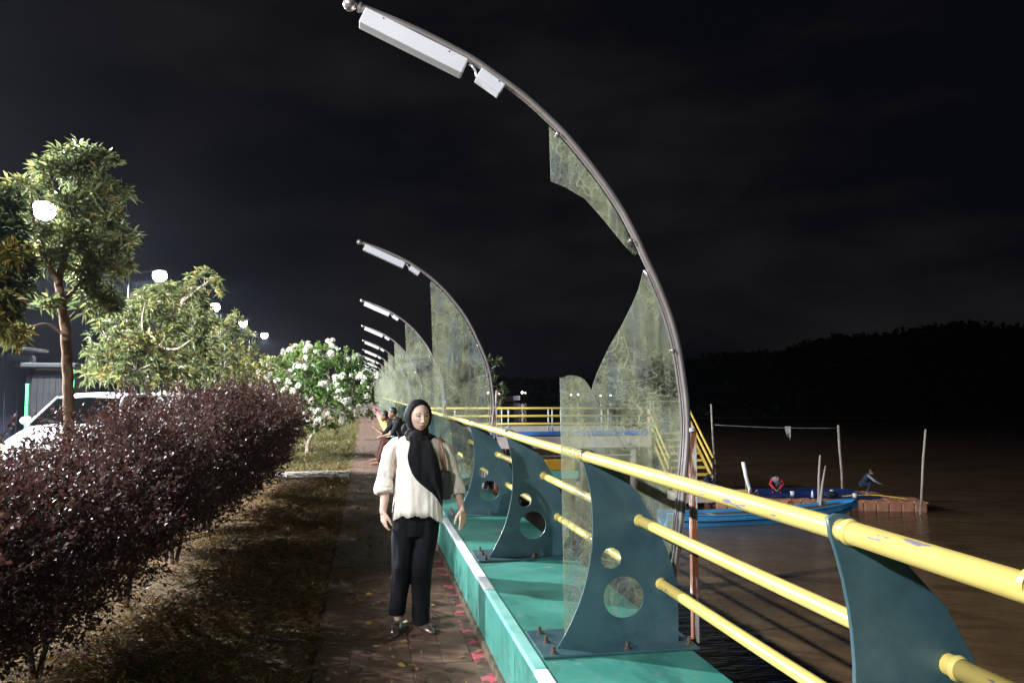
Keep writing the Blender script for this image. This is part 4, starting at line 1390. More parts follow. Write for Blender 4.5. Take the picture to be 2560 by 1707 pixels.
# tall slender tree beside the white car
Y = 12.0
bx, bz = q1(174, 1150, Y)
b1 = [([(bx, Y, -0.05), pt(Y, 175, 960), pt(Y, 168, 850), pt(Y, 160, 760), pt(Y, 148, 690), pt(Y, 140, 645)], 0.080, 0.054),
      ([pt(Y, 141, 650), pt(Y, 120, 618, -.1), pt(Y, 98, 580, -.2), pt(Y, 80, 520, -.2), pt(Y, 72, 460, -.2)], 0.052, 0.014),
      ([pt(Y, 141, 652), pt(Y, 150, 600, .05), pt(Y, 160, 520, .1), pt(Y, 178, 430, .1), pt(Y, 186, 360, .1)], 0.054, 0.014),
      ([pt(Y, 150, 700), pt(Y, 185, 660, .1), pt(Y, 230, 620, .2), pt(Y, 265, 560, .2)], 0.036, 0.012),
      ([pt(Y, 170, 560, .1), pt(Y, 210, 500, .1), pt(Y, 250, 460, .1)], 0.026, 0.010),
      ([pt(Y, 157, 772), pt(Y, 132, 752, -.1), pt(Y, 108, 747, -.2), pt(Y, 80, 756, -.3), pt(Y, 55, 770, -.4)], 0.022, 0.008),
      ([pt(Y, 152, 715), pt(Y, 135, 700, -.2), pt(Y, 122, 690, -.3)], 0.018, 0.008),
      ([pt(Y, 160, 745), pt(Y, 180, 720, .1), pt(Y, 200, 705, .2)], 0.018, 0.008)]
c1 = cl(Y, [(185, 355, 38, .1), (150, 372, 34, .0), (228, 372, 30, .1), (112, 400, 36, -.1), (190, 410, 48, .2), (240, 440, 44, .1), (268, 448, 26, 0), (58, 440, 32, -.2), (148, 462, 34, 0), (185, 480, 55, .3),
            (235, 505, 46, .2), (40, 490, 22, -.3), (92, 548, 36, -.2), (150, 545, 50, 0), (205, 560, 48, .3), (262, 548, 42, .2), (285, 560, 26, .1), (62, 590, 30, -.3), (120, 600, 36, -.1), (230, 615, 48, .2), (275, 610, 30, .2),
            (190, 625, 34, .2), (215, 680, 34, .2), (250, 690, 36, .3), (118, 700, 22, -.3), (196, 712, 16, .2)], 0.44)
tall = tree("tall_tree", "tall slender tree with curved bare trunk rising in front of the white car", (bx, Y, -0.05), b1, c1, GREENL, 0.19, 0.040, 10, 21)
foliage_clusters("crown_spray", tall, (bx, Y, -0.05), cl(Y, [(45, 775, 20, -.4), (28, 762, 16, -.4), (66, 768, 12, -.3)], 1.2), YELLOWL, 0.16, 0.036, 9, 23, 0.25, False)["label"] = "yellow-green leaf spray on the low pale branch"

# yellowing tree cut by the left edge
Y = 10.6
c0 = cl(Y, [(5, 470, 40, 0), (-25, 520, 60, 0), (22, 545, 36, 0), (0, 600, 55, .1), (48, 620, 34, 0), (10, 660, 44, 0), (58, 668, 24, .1), (-20, 700, 50, 0), (25, 706, 30, 0)], 0.75)
c0y = cl(Y, [(8, 742, 26, -.1), (-20, 760, 36, 0), (10, 690, 26, -.2), (40, 590, 24, -.3), (-40, 660, 50, -.2)], 0.8)
bl_ = q1(-60, 900, Y)[0]
yt = tree("yellowing_tree", "yellowing tree cut off by the left edge of the photo", (bl_, Y, -0.05), [([(bl_, Y, -.05), pt(Y, -55, 850), pt(Y, -40, 720), pt(Y, -20, 600), pt(Y, -10, 500)], 0.09, 0.03), ([pt(Y, -40, 720), pt(Y, 0, 690), pt(Y, 40, 640)], 0.03, 0.01)],
          c0, DARKL, 0.17, 0.038, 10, 31)
foliage_clusters("crown_spray", yt, (bl_, Y, -0.05), c0y, YELLOWL, 0.17, 0.038, 10, 33, 0.25, False)["label"] = "drooping yellow leaves at the bottom of the crown"

# bushy trees in the middle
Y = 18.5
def base_of(xd, Y): return (q1(xd, 900, Y)[0], Y, -0.05)
b = base_of(352, Y)
br = [([b, pt(Y, 352, 900), pt(Y, 362, 860), pt(Y, 372, 820)], 0.10, 0.075), ([pt(Y, 370, 830), pt(Y, 345, 790, -.2), pt(Y, 318, 765, -.3), pt(Y, 290, 760, -.3)], 0.05, 0.02), ([pt(Y, 370, 828), pt(Y, 392, 790, .2), pt(Y, 400, 750, .3), pt(Y, 380, 690, .3)], 0.055, 0.02),
      ([pt(Y, 365, 850), pt(Y, 330, 845, -.4), pt(Y, 280, 830, -.6), pt(Y, 240, 830, -.6)], 0.035, 0.012), ([pt(Y, 388, 800), pt(Y, 420, 800, -.3), pt(Y, 450, 780, -.4)], 0.03, 0.012), ([pt(Y, 345, 792, -.2), pt(Y, 335, 740, -.2), pt(Y, 340, 700, -.1)], 0.03, 0.01)]
c2 = cl(Y, [(300, 735, 44, 0), (345, 690, 46, .2), (385, 668, 34, .3), (255, 770, 44, -.3), (310, 790, 48, -.5), (230, 815, 38, -.6), (270, 845, 42, -.6), (215, 862, 24, -.6), (325, 840, 46, -.7), (360, 745, 46, .2), (405, 720, 46, .3),
            (365, 795, 46, -.4), (410, 780, 44, .2), (420, 835, 40, -.4), (255, 872, 26, -.7), (300, 868, 26, -.8), (390, 870, 30, -.5)], 0.46)
tree("bushy_tree", "broad bushy tree left of centre with drooping olive leaves and many twisting limbs", b, br, c2, GREENL, 0.19, 0.042, 10, 41, "bark_pale", "bushy trees in the middle of the strip", 0.35, tint_shift=0.08)
Y = 21.5
b = base_of(428, Y)
br = [([b, pt(Y, 428, 900), pt(Y, 422, 850), pt(Y, 410, 800), pt(Y, 412, 750), pt(Y, 425, 700), pt(Y, 445, 660)], 0.13, 0.03), ([pt(Y, 424, 855), pt(Y, 395, 815, .2), pt(Y, 380, 790, .3)], 0.06, 0.02), ([pt(Y, 411, 790), pt(Y, 450, 770, .1), pt(Y, 480, 740, .2), pt(Y, 520, 735, .2)], 0.05, 0.015),
      ([pt(Y, 420, 712), pt(Y, 405, 690), pt(Y, 392, 675)], 0.03, 0.012), ([pt(Y, 430, 690), pt(Y, 455, 668), pt(Y, 490, 640)], 0.03, 0.012)]
c3 = cl(Y, [(445, 668, 40, 0), (480, 645, 38, .1), (505, 655, 24, .1), (400, 668, 36, 0), (375, 690, 30, 0), (430, 710, 36, .2), (470, 690, 34, .2), (455, 745, 44, -.2), (420, 770, 40, -.3), (485, 730, 40, .1), (450, 800, 46, -.4), (395, 830, 40, -.3), (440, 860, 44, -.5), (480, 840, 40, -.4), (490, 790, 42, -.2)], 0.46)
tree("bushy_tree", "bushy tree with thick pale trunk and a top tuft leaning right against the sky", b, br, c3, GREENL, 0.20, 0.042, 10, 51, "bark_pale", "bushy trees in the middle of the strip", 0.35, tint_shift=0.10)
Y = 25.5
b = base_of(530, Y)
br = [([b, pt(Y, 532, 890), pt(Y, 520, 840), pt(Y, 512, 800), pt(Y, 520, 760)], 0.11, 0.04), ([pt(Y, 512, 805), pt(Y, 500, 770), pt(Y, 505, 745)], 0.04, 0.015), ([pt(Y, 516, 775), pt(Y, 540, 745), pt(Y, 560, 735)], 0.04, 0.015)]
c4 = cl(Y, [(520, 750, 40, 0), (555, 730, 28, 0), (540, 770, 40, .2), (580, 765, 26, .1), (500, 790, 40, -.2), (560, 810, 42, -.2), (530, 830, 44, -.4), (590, 805, 28, .1), (510, 870, 40, -.4), (560, 870, 40, -.4)], 0.48)
tree("bushy_tree", "smaller bushy tree whose crown steps down to the right toward the flowering shrub", b, br, c4, GREENL, 0.21, 0.044, 9, 61, "bark_pale", "bushy trees in the middle of the strip", 0.35, tint_shift=0.12)
Y = 29.0
b = base_of(590, Y)
c5 = cl(Y, [(590, 835, 26, 0), (610, 820, 22, 0), (575, 860, 30, -.2), (610, 860, 28, 0), (598, 890, 30, 0), (635, 850, 22, .3), (640, 875, 24, .2)], 0.6)
tree("low_tree", "low yellow-green tree tucked between the bushy trees and the flowering shrub", b, [([b, pt(Y, 592, 900), pt(Y, 598, 850)], 0.09, 0.03), ([pt(Y, 594, 890), pt(Y, 620, 850), pt(Y, 640, 850)], 0.04, 0.015)], c5, YELLOWL, 0.18, 0.05, 9, 71, "bark_pale", None, 0.3)
Y = 46.0
for i, (xd, rows, lab) in enumerate(((700, [(690, 812, 26, 0), (715, 800, 24, .3), (705, 840, 30, 0), (680, 850, 26, 0), (735, 830, 24, 0), (752, 812, 16, 0), (760, 835, 18, 0), (765, 800, 9, 0)], "pale green far tree with pointed tuft behind the flowering shrub"),
                                     (640, [(628, 838, 22, 0), (650, 832, 22, 0), (640, 855, 26, 0), (668, 850, 20, 0)], "rounded pale far tree left of the pointed one behind the flowering shrub"))):
    b = base_of(xd, Y + 4 * i)
    tree("far_tree", lab, b, [([b, pt(Y + 4 * i, xd, 870), pt(Y + 4 * i, xd + 5, 820)], 0.16, 0.05), ([pt(Y + 4 * i, xd, 860), pt(Y + 4 * i, xd + 22, 830)], 0.06, 0.03)], cl(Y + 4 * i, rows, 0.9), GREENL, 0.30, 0.11, 8, 81 + i, "bark_pale", "far trees beyond the flowering shrub", 0.25, tint_shift=0.15)

# flowering shrub with white flower heads
Y = 22.9
fb = thing("flowering_shrub", "round green shrub covered with white flower heads beside the footpath", "shrub", (-1.57, Y, -0.02))
fx = lambda xd, yd, dy=0.0: ((-1.57 + (xd - 705) * 0.01232) * 1.0, Y + dy, 2.29 + (850 - yd) * 0.01225)
rows = [(650, 850, 36), (640, 880, 28), (690, 830, 40), (735, 815, 34), (780, 830, 34), (815, 850, 34), (840, 870, 22), (700, 880, 44), (755, 870, 46), (800, 895, 40), (830, 915, 28), (680, 920, 36), (740, 925, 44), (790, 940, 34), (765, 965, 26), (720, 965, 28), (840, 945, 16)]
cc_ = []
for xd, yd, r in rows:
    x, y, z = fx(xd, yd, 0.5 * math.sin(xd * 0.3 + yd))
    rr = r * 0.0124
    cc_.append((x, y, z, rr, rr * 1.1, rr * 0.9, int(4.5 * (r / 10) ** 2)))
stems_of("stem", fb, [([(0, 0, 0), (0.02, 0, 0.25), (0.12, 0, 0.5), (0.45, -0.1, 0.85), (0.62, -0.1, 1.3)], 0.07, 0.02), ([(0.03, 0, 0.2), (-0.10, 0.05, 0.5), (-0.20, 0, 0.9), (-0.3, 0, 1.5)], 0.05, 0.02),
                      ([(0.05, 0, 0.35), (0.22, 0.1, 0.75), (0.25, 0.1, 1.1), (0.3, 0.1, 1.6)], 0.045, 0.015), ([(0.25, -0.05, 0.65), (0.6, -0.2, 0.9), (0.9, -0.2, 1.2)], 0.035, 0.012), ([(-.08, 0, .45), (-.3, -.1, .7), (-.6, -.1, 1.3)], .035, .012)], M["bark_pale"], 8)
foliage_clusters("foliage", fb, (-1.57, Y, -0.02), cc_, BRIGHTL, 0.13, 0.060, 10, 91, 0.15, True)
M["petal"] = paint("white_petal", (0.58, 0.58, 0.47), (0.70, 0.70, 0.60), 30, 0.6, bmp=0.0)
heads = []
for v in range(3):
    hb = MB(); rg = np.random.default_rng(300 + v)
    for q in range(26):
        u = rg.normal(size=3); u[2] = abs(u[2]) * 0.8 + 0.05; u /= np.linalg.norm(u)
        p = Vector(u * np.array([0.085, 0.085, 0.07]))
        a = Vector(u).cross(Vector(rg.normal(size=3))).normalized(); b2 = Vector(u).cross(a)
        s_ = 0.020 + 0.012 * rg.random()
        hb.add([p + a * s_, p + b2 * s_, p - a * s_, p - b2 * s_, p + Vector(u) * 0.012], [(0, 1, 4), (1, 2, 4), (2, 3, 4), (3, 0, 4)])
    heads.append(hb.mesh("flower_head", M["petal"], smooth=False))
rg = np.random.default_rng(5)
made = 0
while made < 190:
    c = cc_[rg.integers(len(cc_))]
    u = rg.normal(size=3); u /= np.linalg.norm(u)
    if u[1] > 0.45: continue
    u[2] = u[2] * 0.8 + 0.15
    p = np.array(c[:3]) + u * np.array(c[3:6]) * 1.06 - np.array([-1.57, Y, -0.02])
    for dd in range(rg.integers(1, 3)):
        o = link("flower_head", heads[made % 3], fb)
        o.location = p + rg.normal(size=3) * 0.05 * dd
        n_ = Vector(u + np.array([0, -0.3, 0.5])).normalized()
        o.rotation_euler = n_.to_track_quat("Z", "Y").to_euler()
        sc_ = 0.60 + 0.65 * rg.random(); o.scale = (sc_, sc_, sc_ * (0.8 + 0.6 * rg.random()))
        made += 1

# green shrub behind the hedge at the left edge
gs = thing("green_shrub", "small bright green shrub poking up behind the hedge at the left edge", "shrub", (-2.95, 6.4, -0.03))
stems_of("stem", gs, [([(0, 0, 0), (0.03, 0, 0.5), (0.08, 0, 1.0)], 0.025, 0.008), ([(0, 0, 0.1), (-0.1, 0, 0.6), (-0.2, 0.05, 1.0)], 0.02, 0.008)], M["bark_pale"], 6)
foliage_clusters("foliage", gs, (-2.95, 6.4, -0.03), [(-2.95, 6.4, 1.0, 0.34, 0.32, 0.22, 60), (-2.75, 6.5, 0.85, 0.3, 0.3, 0.28, 60), (-3.15, 6.4, 0.9, 0.3, 0.3, 0.25, 50)], BRIGHTL, 0.085, 0.03, 11, 97, 0.1, True)

# roadside tree just outside the left edge: its crown dapples the path
Y = 2.2
b = (-4.9, Y, -0.05)
tree("roadside_tree", "roadside tree of the same row standing just outside the left of the photo", b,
     [([b, (-4.85, Y, 1.3), (-4.85, Y + .2, 2.2), (-4.8, Y + .3, 3.0)], 0.10, 0.05), ([(-4.85, Y + .1, 2.0), (-4.9, Y + .9, 2.7), (-4.9, Y + 1.7, 3.1)], 0.045, 0.015), ([(-4.85, Y, 2.1), (-4.9, Y - .5, 2.7), (-4.9, Y - .9, 3.1)], 0.04, 0.015)],
     [(-4.9, 1.3, 3.2, .8, .7, .62, 26), (-4.8, 2.1, 3.35, .8, .7, .62, 28), (-5.0, 2.9, 3.15, .8, .7, .66, 28), (-4.8, 3.6, 3.3, .7, .7, .6, 26), (-5.0, 4.2, 3.1, .7, .6, .6, 22), (-4.4, 2.5, 2.75, .6, .8, .4, 16), (-5.3, 3.4, 3.6, .6, .6, .4, 24)], GREENL, 0.18, 0.04, 9, 101)

# ------------------------------------------------------------------ dry grass, litter
GRASS = leaf_mat("dry_grass", [(0.0, (0.22, 0.115, 0.048)), (0.4, (0.37, 0.225, 0.095)), (0.7, (0.48, 0.34, 0.16)), (0.86, (0.10, 0.125, 0.028)), (1.0, (0.16, 0.20, 0.045))], 0.6, 0.3)
LITTER = leaf_mat("fallen_leaf", [(0.0, (0.12, 0.06, 0.025)), (0.5, (0.25, 0.14, 0.05)), (0.8, (0.42, 0.30, 0.05)), (1.0, (0.40, 0.34, 0.24))], 0.5, 0.2)
def patchy(x, y):
    return np.array([mnoise.noise(Vector((a * 1.1, b_ * 1.1, 3.0))) for a, b_ in zip(x, y)])
rg = np.random.default_rng(77)
n = 62000
yy = 3.4 + 16.0 * rg.random(n) ** 1.7
xx = -0.30 - 3.6 * rg.random(n) ** 1.15
g = patchy(xx, yy)
keep = rg.random(n) < np.clip(0.65 + 1.1 * g, 0.12, 1)
xx, yy, g = xx[keep], yy[keep], g[keep]
n = len(xx)
P = np.stack([xx, yy, np.full(n, -0.03)], 1)
flat = rg.random(n) < 0.62
D = rg.normal(size=(n, 3)) * np.array([1, 1, 0.25])
D[:, 2] = np.where(flat, np.abs(D[:, 2]) * 0.7 + 0.06, np.abs(D[:, 2]) + 1.3)
P[:, 2] += np.where(flat, rg.random(n) * 0.03, 0)
green = (~flat) & (rg.random(n) < np.clip(0.14 + 0.7 * g, 0.04, 0.6))
tint = np.where(green, 0.8 + 0.2 * rg.random(n), 0.72 * rg.random(n))
tag(leaf_mesh("grass", P, D, np.where(flat, 0.09, 0.11) * (0.5 + rg.random(n)), np.full(n, 0.0055) * (0.7 + 0.6 * rg.random(n)), GRASS, None, fold=0.1, droop=0.12, tint=tint), "sparse dry grass and thatch between the hedge and the footpath", kind="stuff")
n = 26000
yy = 17.6 + 34 * rg.random(n); xx = -0.30 - 4.0 * rg.random(n)
P = np.stack([xx, yy, np.full(n, -0.03)], 1)
D = rg.normal(size=(n, 3)); D[:, 2] = np.abs(D[:, 2]) + 0.7
GRASS2 = leaf_mat("dull_grass", [(0.0, (0.07, 0.058, 0.018)), (0.6, (0.11, 0.10, 0.032)), (1.0, (0.13, 0.14, 0.04))], 0.6, 0.3)
tag(leaf_mesh("grass", P, D, 0.13 * (0.5 + rg.random(n)), np.full(n, 0.022), GRASS2, None, fold=0.1, droop=0.1, tint=np.clip(0.45 + 0.5 * rg.random(n), 0, 1)), "greener short grass beside the path around the flowering shrub", kind="stuff")
n = 2600
yy = 3.6 + 22 * rg.random(n) ** 1.5; xx = np.where(rg.random(n) < 0.3, -0.28 + 1.0 * rg.random(n), -0.3 - 1.6 * rg.random(n))
P = np.stack([xx, yy, np.full(n, 0.006)], 1)
D = rg.normal(size=(n, 3)) * np.array([1, 1, 0.12]); D[:, 2] = np.abs(D[:, 2])
tag(leaf_mesh("leaf_litter", P, D, 0.05 * (0.5 + rg.random(n)), 0.024 * (0.6 + 0.7 * rg.random(n)), LITTER, None, fold=0.3, tint=rg.random(n)), "fallen leaves scattered over the path and grass", kind="stuff")

# ------------------------------------------------------------------ parked cars
M["car_white"] = paint("car_white", (0.42, 0.43, 0.46), (0.48, 0.49, 0.52), 2, 0.18, bmp=0.0)
M["car_silver"] = paint("car_silver", (0.42, 0.43, 0.45), (0.48, 0.49, 0.51), 2, 0.22, metal=0.4, bmp=0.0)
M["car_glass"] = m_glass_dark()
M["rubber"] = paint("tyre_rubber", (0.012, 0.012, 0.012), (0.02, 0.02, 0.02), 20, 0.8)
M["trim_black"] = paint("black_trim", (0.012, 0.012, 0.013), (0.018, 0.018, 0.019), 20, 0.5)
M["headlight"] = paint("headlight_glass", (0.55, 0.56, 0.58), (0.7, 0.7, 0.72), 20, 0.08, bmp=0.0)
M["amber"] = paint("amber_lens", (0.62, 0.24, 0.05), (0.7, 0.3, 0.08), 20, 0.2, bmp=0.0)

def car(label, loc, rz, paint_mat, group="cars parked along the road"):
    """people carrier; local -Y is the front, origin on the ground under its middle"""
    t = thing("parked_car", label, "car", loc, rz, group)
    # lower body: cross sections along y
    def sec(y, w, zb, zt, cr):
        h = w / 2
        pts = [(-h * 0.92, zb), (-h, zb + 0.16), (-h * 1.0, zb + (zt - zb) * 0.55), (-h * 0.97, zt - 0.06), (-h * 0.88, zt), (-h * 0.45, zt + cr), (0, zt + cr * 1.25)]
        pts = pts + [(-x, z) for x, z in reversed(pts[:-1])]
        return [Vector((x, y, z)) for x, z in pts]
    b = MB()
    b.loft([sec(-2.26, 1.30, 0.30, 0.66, 0.02), sec(-2.20, 1.50, 0.24, 0.78, 0.02), sec(-2.02, 1.64, 0.22, 0.88, 0.03), sec(-1.6, 1.70, 0.22, 0.98, 0.045), sec(-1.16, 1.71, 0.22, 1.06, 0.05), sec(-0.9, 1.72, 0.22, 1.08, 0.02),
            sec(0.0, 1.73, 0.22, 1.06, 0.0), sec(1.2, 1.73, 0.22, 1.07, 0.0), sec(2.0, 1.70, 0.24, 1.08, 0.0), sec(2.24, 1.58, 0.30, 1.02, 0.0)])
    b.build("body", paint_mat, t, auto=True)
    # roof and pillars
    def rs(y, w, z, cr):
        h = w / 2
        return [Vector((x * h, y, z + cr * (1 - x * x))) for x in (-1, -0.9, -0.6, -0.2, 0.2, 0.6, 0.9, 1)] + [Vector((x * h, y, z - 0.045)) for x in (0.98, 0.6, 0, -0.6, -0.98)]
    b = MB()
    b.loft([rs(-0.52, 1.14, 1.55, 0.03), rs(-0.36, 1.22, 1.60, 0.045), rs(0.1, 1.28, 1.635, 0.055), rs(0.9, 1.28, 1.63, 0.055), rs(1.6, 1.22, 1.59, 0.05), rs(1.86, 1.14, 1.53, 0.03)])
    b.build("roof", paint_mat, t, auto=True)
    for s in (-1, 1):
        for nm, p0, p1, r in (("windscreen_pillar", (0.80 * s, -1.22, 1.06), (0.60 * s, -0.46, 1.58), 0.034), ("side_pillar", (0.83 * s, 0.22, 1.06), (0.645 * s, 0.26, 1.60), 0.03), ("side_pillar", (0.83 * s, 1.12, 1.06), (0.645 * s, 1.08, 1.60), 0.032),
                              ("rear_pillar", (0.80 * s, 2.10, 1.06), (0.60 * s, 1.80, 1.55), 0.045)):
            c = MB(); c.tube([p0, p1], r, 8); c.build(nm, paint_mat if nm != "side_pillar" else M["trim_black"], t, smooth=True)
        g = MB(); g.add([(0.815 * s, -1.10, 1.075), (0.815 * s, 2.02, 1.085), (0.612 * s, 1.78, 1.55), (0.612 * s, -0.44, 1.56)], [(0, 1, 2, 3)] if s > 0 else [(3, 2, 1, 0)])
        g.add([(0.805 * s, -1.10, 1.075), (0.805 * s, 2.02, 1.085), (0.602 * s, 1.78, 1.55), (0.602 * s, -0.44, 1.56)], [(3, 2, 1, 0)])
        g.build("side_window", M["car_glass"], t)
        c = MB(); c.ell((0.98 * s, -0.86, 1.15), (0.115, 0.075, 0.085)); c.tube([(0.83 * s, -0.88, 1.09), (0.95 * s, -0.86, 1.12)], 0.025, 8); c.build("mirror", paint_mat, t, smooth=True)
        c = MB(); c.ell((0.60 * s, -2.10, 0.74), (0.20, 0.11, 0.10)); c.build("headlight", M["headlight"], t, smooth=True)
        c = MB(); c.ell((0.79 * s, -2.0, 0.74), (0.06, 0.10, 0.06)); c.build("indicator_lamp", M["amber"], t, smooth=True)
        for y in (-1.42, 1.38):
            w = MB(); w.tube([(0.70 * s, y, 0.31), (0.73 * s, y, 0.31), (0.86 * s, y, 0.31), (0.885 * s, y, 0.31)], [0.29, 0.31, 0.31, 0.285], 28); wo = w.build("wheel", M["rubber"], t, auto=True)
            w = MB(); w.tube([(0.80 * s, y, 0.31), (0.892 * s, y, 0.31)], [0.20, 0.19], 20); w.build("rim", M["car_silver"], wo, auto=True)
    g = MB()
    g.add([(-0.77, -1.20, 1.09), (0.77, -1.20, 1.09), (0.575, -0.50, 1.565), (-0.575, -0.50, 1.565), (0, -1.26, 1.10), (0, -0.55, 1.59)], [(0, 4, 5, 3), (4, 1, 2, 5)])
    g.add([(-0.77, -1.19, 1.08), (0.77, -1.19, 1.08), (0.575, -0.49, 1.555), (-0.575, -0.49, 1.555)], [(3, 2, 1, 0)])
    g.build("windscreen", M["car_glass"], t)
    g = MB(); g.add([(-0.72, 2.12, 1.09), (0.72, 2.12, 1.09), (0.56, 1.86, 1.53), (-0.56, 1.86, 1.53)], [(3, 2, 1, 0)]); g.add([(-0.72, 2.11, 1.09), (0.72, 2.11, 1.09), (0.56, 1.85, 1.53), (-0.56, 1.85, 1.53)], [(0, 1, 2, 3)]); g.build("rear_window", M["car_glass"], t)
    g = MB(); g.bbox((0, -2.265, 0.60), (0.80, 0.05, 0.12), 0.015); g.build("grille", M["trim_black"], t)
    for s in (-1, 1):
        w = MB(); w.tube([(0.30 * s + 0.1, -1.235, 1.115), (0.30 * s - 0.25, -1.10, 1.19)], 0.008, 5); w.build("wiper", M["trim_black"], t)
    g = MB(); g.box((-0.1, -1.02, 1.12), (0.42, 0.28, 0.006)); g.build("dashboard_paper", M["lightbox"], t)
    return t
car("white people carrier parked behind the hedge with its windscreen toward the camera", (-5.25, 17.3, -0.012), R(-4), M["car_white"])
car("silver car half hidden behind the hedge, second in the parked row", (-5.6, 23.5, -0.012), 0, M["car_silver"])
car("far white car of which only the roof shows over the hedge", (-5.1, 33.0, -0.012), 0, M["car_white"])

# ------------------------------------------------------------------ far side of the road
M["blue_wall"] = paint("navy_metal_sheet", (0.003, 0.008, 0.026), (0.006, 0.013, 0.038), 1.2, 0.6, grime=((0.009, 0.015, 0.03), 2.2, 0.5, 0.8))
M["grey_sheet"] = paint("grey_metal_sheet", (0.014, 0.018, 0.024), (0.024, 0.029, 0.036), 2, 0.6)
M["green_post"] = paint("green_painted_post", (0.06, 0.52, 0.20), (0.09, 0.62, 0.26), 3, 0.5)
shed = thing("shed", "dark navy sheet-metal shed across the road behind the white car", "shed", (-15.5, 29.0, 0))
b_ = MB(); b_.box((0, 0, 1.5), (7.0, 6.0, 3.1)); b_.build("core", M["dark_steel"], shed)
b_ = MB(); b_.box((0.0, -0.2, 3.20), (7.8, 6.8, 0.12)); b_.build("roof", M["dark_steel"], shed)
b_ = MB(); b_.bbox((0, 0, 0), (0.48, 0.05, 3.0), 0.012); pmesh = b_.mesh("wall_panel", M["blue_wall"], smooth=False)
for i in range(14):
    o = link("wall_panel", pmesh, shed); o.location = (-3.26 + 0.5 * i, -3.03 - 0.012 * (i % 2), 1.5)
for i in range(12):
    o = link("wall_panel", pmesh, shed); o.location = (3.53 + 0.012 * (i % 2), -2.75 + 0.5 * i, 1.5); o.rotation_euler = (0, 0, R(90))
kiosk = thing("kiosk", "small grey kiosk with pale overhanging eave beside the navy shed", "kiosk", (-11.6, 32.2, 0))
b_ = MB(); b_.bbox((0, 0, 1.15), (2.2, 2.0, 2.3), 0.01); b_.build("wall", M["grey_sheet"], kiosk)
for i in range(11):
    b_ = MB(); b_.box((-1.0 + 0.2 * i, -1.012, 1.15), (0.08, 0.03, 2.2)); b_.build("wall_rib", M["grey_sheet"], kiosk)
b_ = MB(); b_.bbox((0.15, -0.5, 2.62), (3.0, 3.4, 0.14), 0.02); b_.build("eave", M["grey_sheet"], kiosk)
for x in (-1.2, 1.5):
    b_ = MB(); b_.tube([(x, -1.9, 0), (x, -1.9, 2.55)], 0.05, 8); b_.build("eave_post", M["green_post"], kiosk, smooth=True)
for i, (x, y, lab) in enumerate(((-9.9, 26.0, "bright green post standing left of the white car"), (-13.2, 26.0, "green post of the road fence outside the left edge"))):
    t = thing("green_post", lab, "post", (x, y, 0), 0, "green posts across the road")
    b_ = MB(); b_.bbox((0, 0, 0.95), (0.09, 0.09, 1.9), 0.012); b_.build("post", M["green_post"], t)
    b_ = MB(); b_.bbox((0, 0, 1.915), (0.105, 0.105, 0.03), 0.008); b_.build("post_cap", M["green_post"], t)
    b_ = MB(); b_.box((0, 0, 1.3), (0.094, 0.094, 0.02)); b_.build("post_band", M["dark_steel"], t)
wp = thing("white_marker_post", "white painted marker post glimpsed between the trunks of the bushy trees", "post", (-6.45, 27.5, -0.02))
b_ = MB(); b_.bbox((0, 0, 0.85), (0.16, 0.12, 1.7), 0.02); b_.build("post", M["lightbox"], wp)
b_ = MB(); b_.bbox((0, 0, 1.74), (0.20, 0.16, 0.06), 0.015); b_.build("cap", M["lightbox"], wp)
for i, (z, sag) in enumerate(((4.6, .5), (4.85, .55), (5.1, .6))):
    w = MB(); w.tube([(-40 + 4.3 * k, 34 + 0.4 * k, z - sag * math.sin(math.pi * k / 6)) for k in range(7)], 0.014, 4)
    o = w.build("power_line", M["dark_steel"]); tag(o, ["lowest", "middle", "highest"][i] + " of the three faint power lines over the navy shed", "cable", "power lines over the shed")

# ------------------------------------------------------------------ pier across the water
M["pier_yellow"] = paint("pier_yellow", (0.60, 0.42, 0.07), (0.68, 0.50, 0.10), 3, 0.45, grime=((0.25, 0.15, 0.05), 6, 0.6, 0.75))
M["pier_blue"] = paint("pier_blue", (0.03, 0.12, 0.42), (0.05, 0.19, 0.55), 1.5, 0.5)
M["pier_wall"] = paint("pier_fascia", (0.34, 0.29, 0.28), (0.46, 0.40, 0.385), 2.2, 0.8, bmp=0.3, grime=((0.16, 0.12, 0.10), 3, 0.56, 0.8))
M["pier_post"] = paint("pier_post", (0.28, 0.34, 0.38), (0.36, 0.42, 0.46), 3, 0.5)
M["pier_orange"] = paint("pier_orange", (0.55, 0.28, 0.02), (0.62, 0.34, 0.03), 3, 0.5)
M["pier_teal"] = paint("pier_teal", (0.10, 0.36, 0.30), (0.14, 0.42, 0.36), 3, 0.5)
PY = 35.0
pier = thing("pier", "concrete pier over the river with yellow three-bar railing and blue deck edge", "pier", (0, PY, 0))
b_ = MB(); b_.bbox((7.3, 3.0, -0.17), (11.2, 6.0, 0.22), 0.01); b_.build("deck", M["concrete"], pier)
b_ = MB(); b_.bbox((8.05, -0.06, -0.145), (9.6, 0.10, 0.17), 0.01); b_.build("edge_beam", M["pier_blue"], pier)
b_ = MB(); b_.bbox((7.3, -0.02, -0.55), (11.2, 0.16, 0.52), 0.01); b_.build("fascia", M["pier_wall"], pier)
for i, z in enumerate((0.985, 0.64, 0.29)):
    b_ = MB(); b_.tube([(1.8, 0.0, z), (13.4, 0.0, z - 0.02)], 0.052, 10); b_.build("rail", M["pier_yellow"], pier, smooth=True)
for x in (1.9, 3.9, 5.98, 6.28, 8.1, 8.28, 8.68, 10.6, 10.9, 12.9):
    b_ = MB(); b_.tube([(x, 0.02, -0.06), (x, 0.02, 0.98)], 0.035, 8); b_.build("rail_post", M["pier_post"], pier, smooth=True)
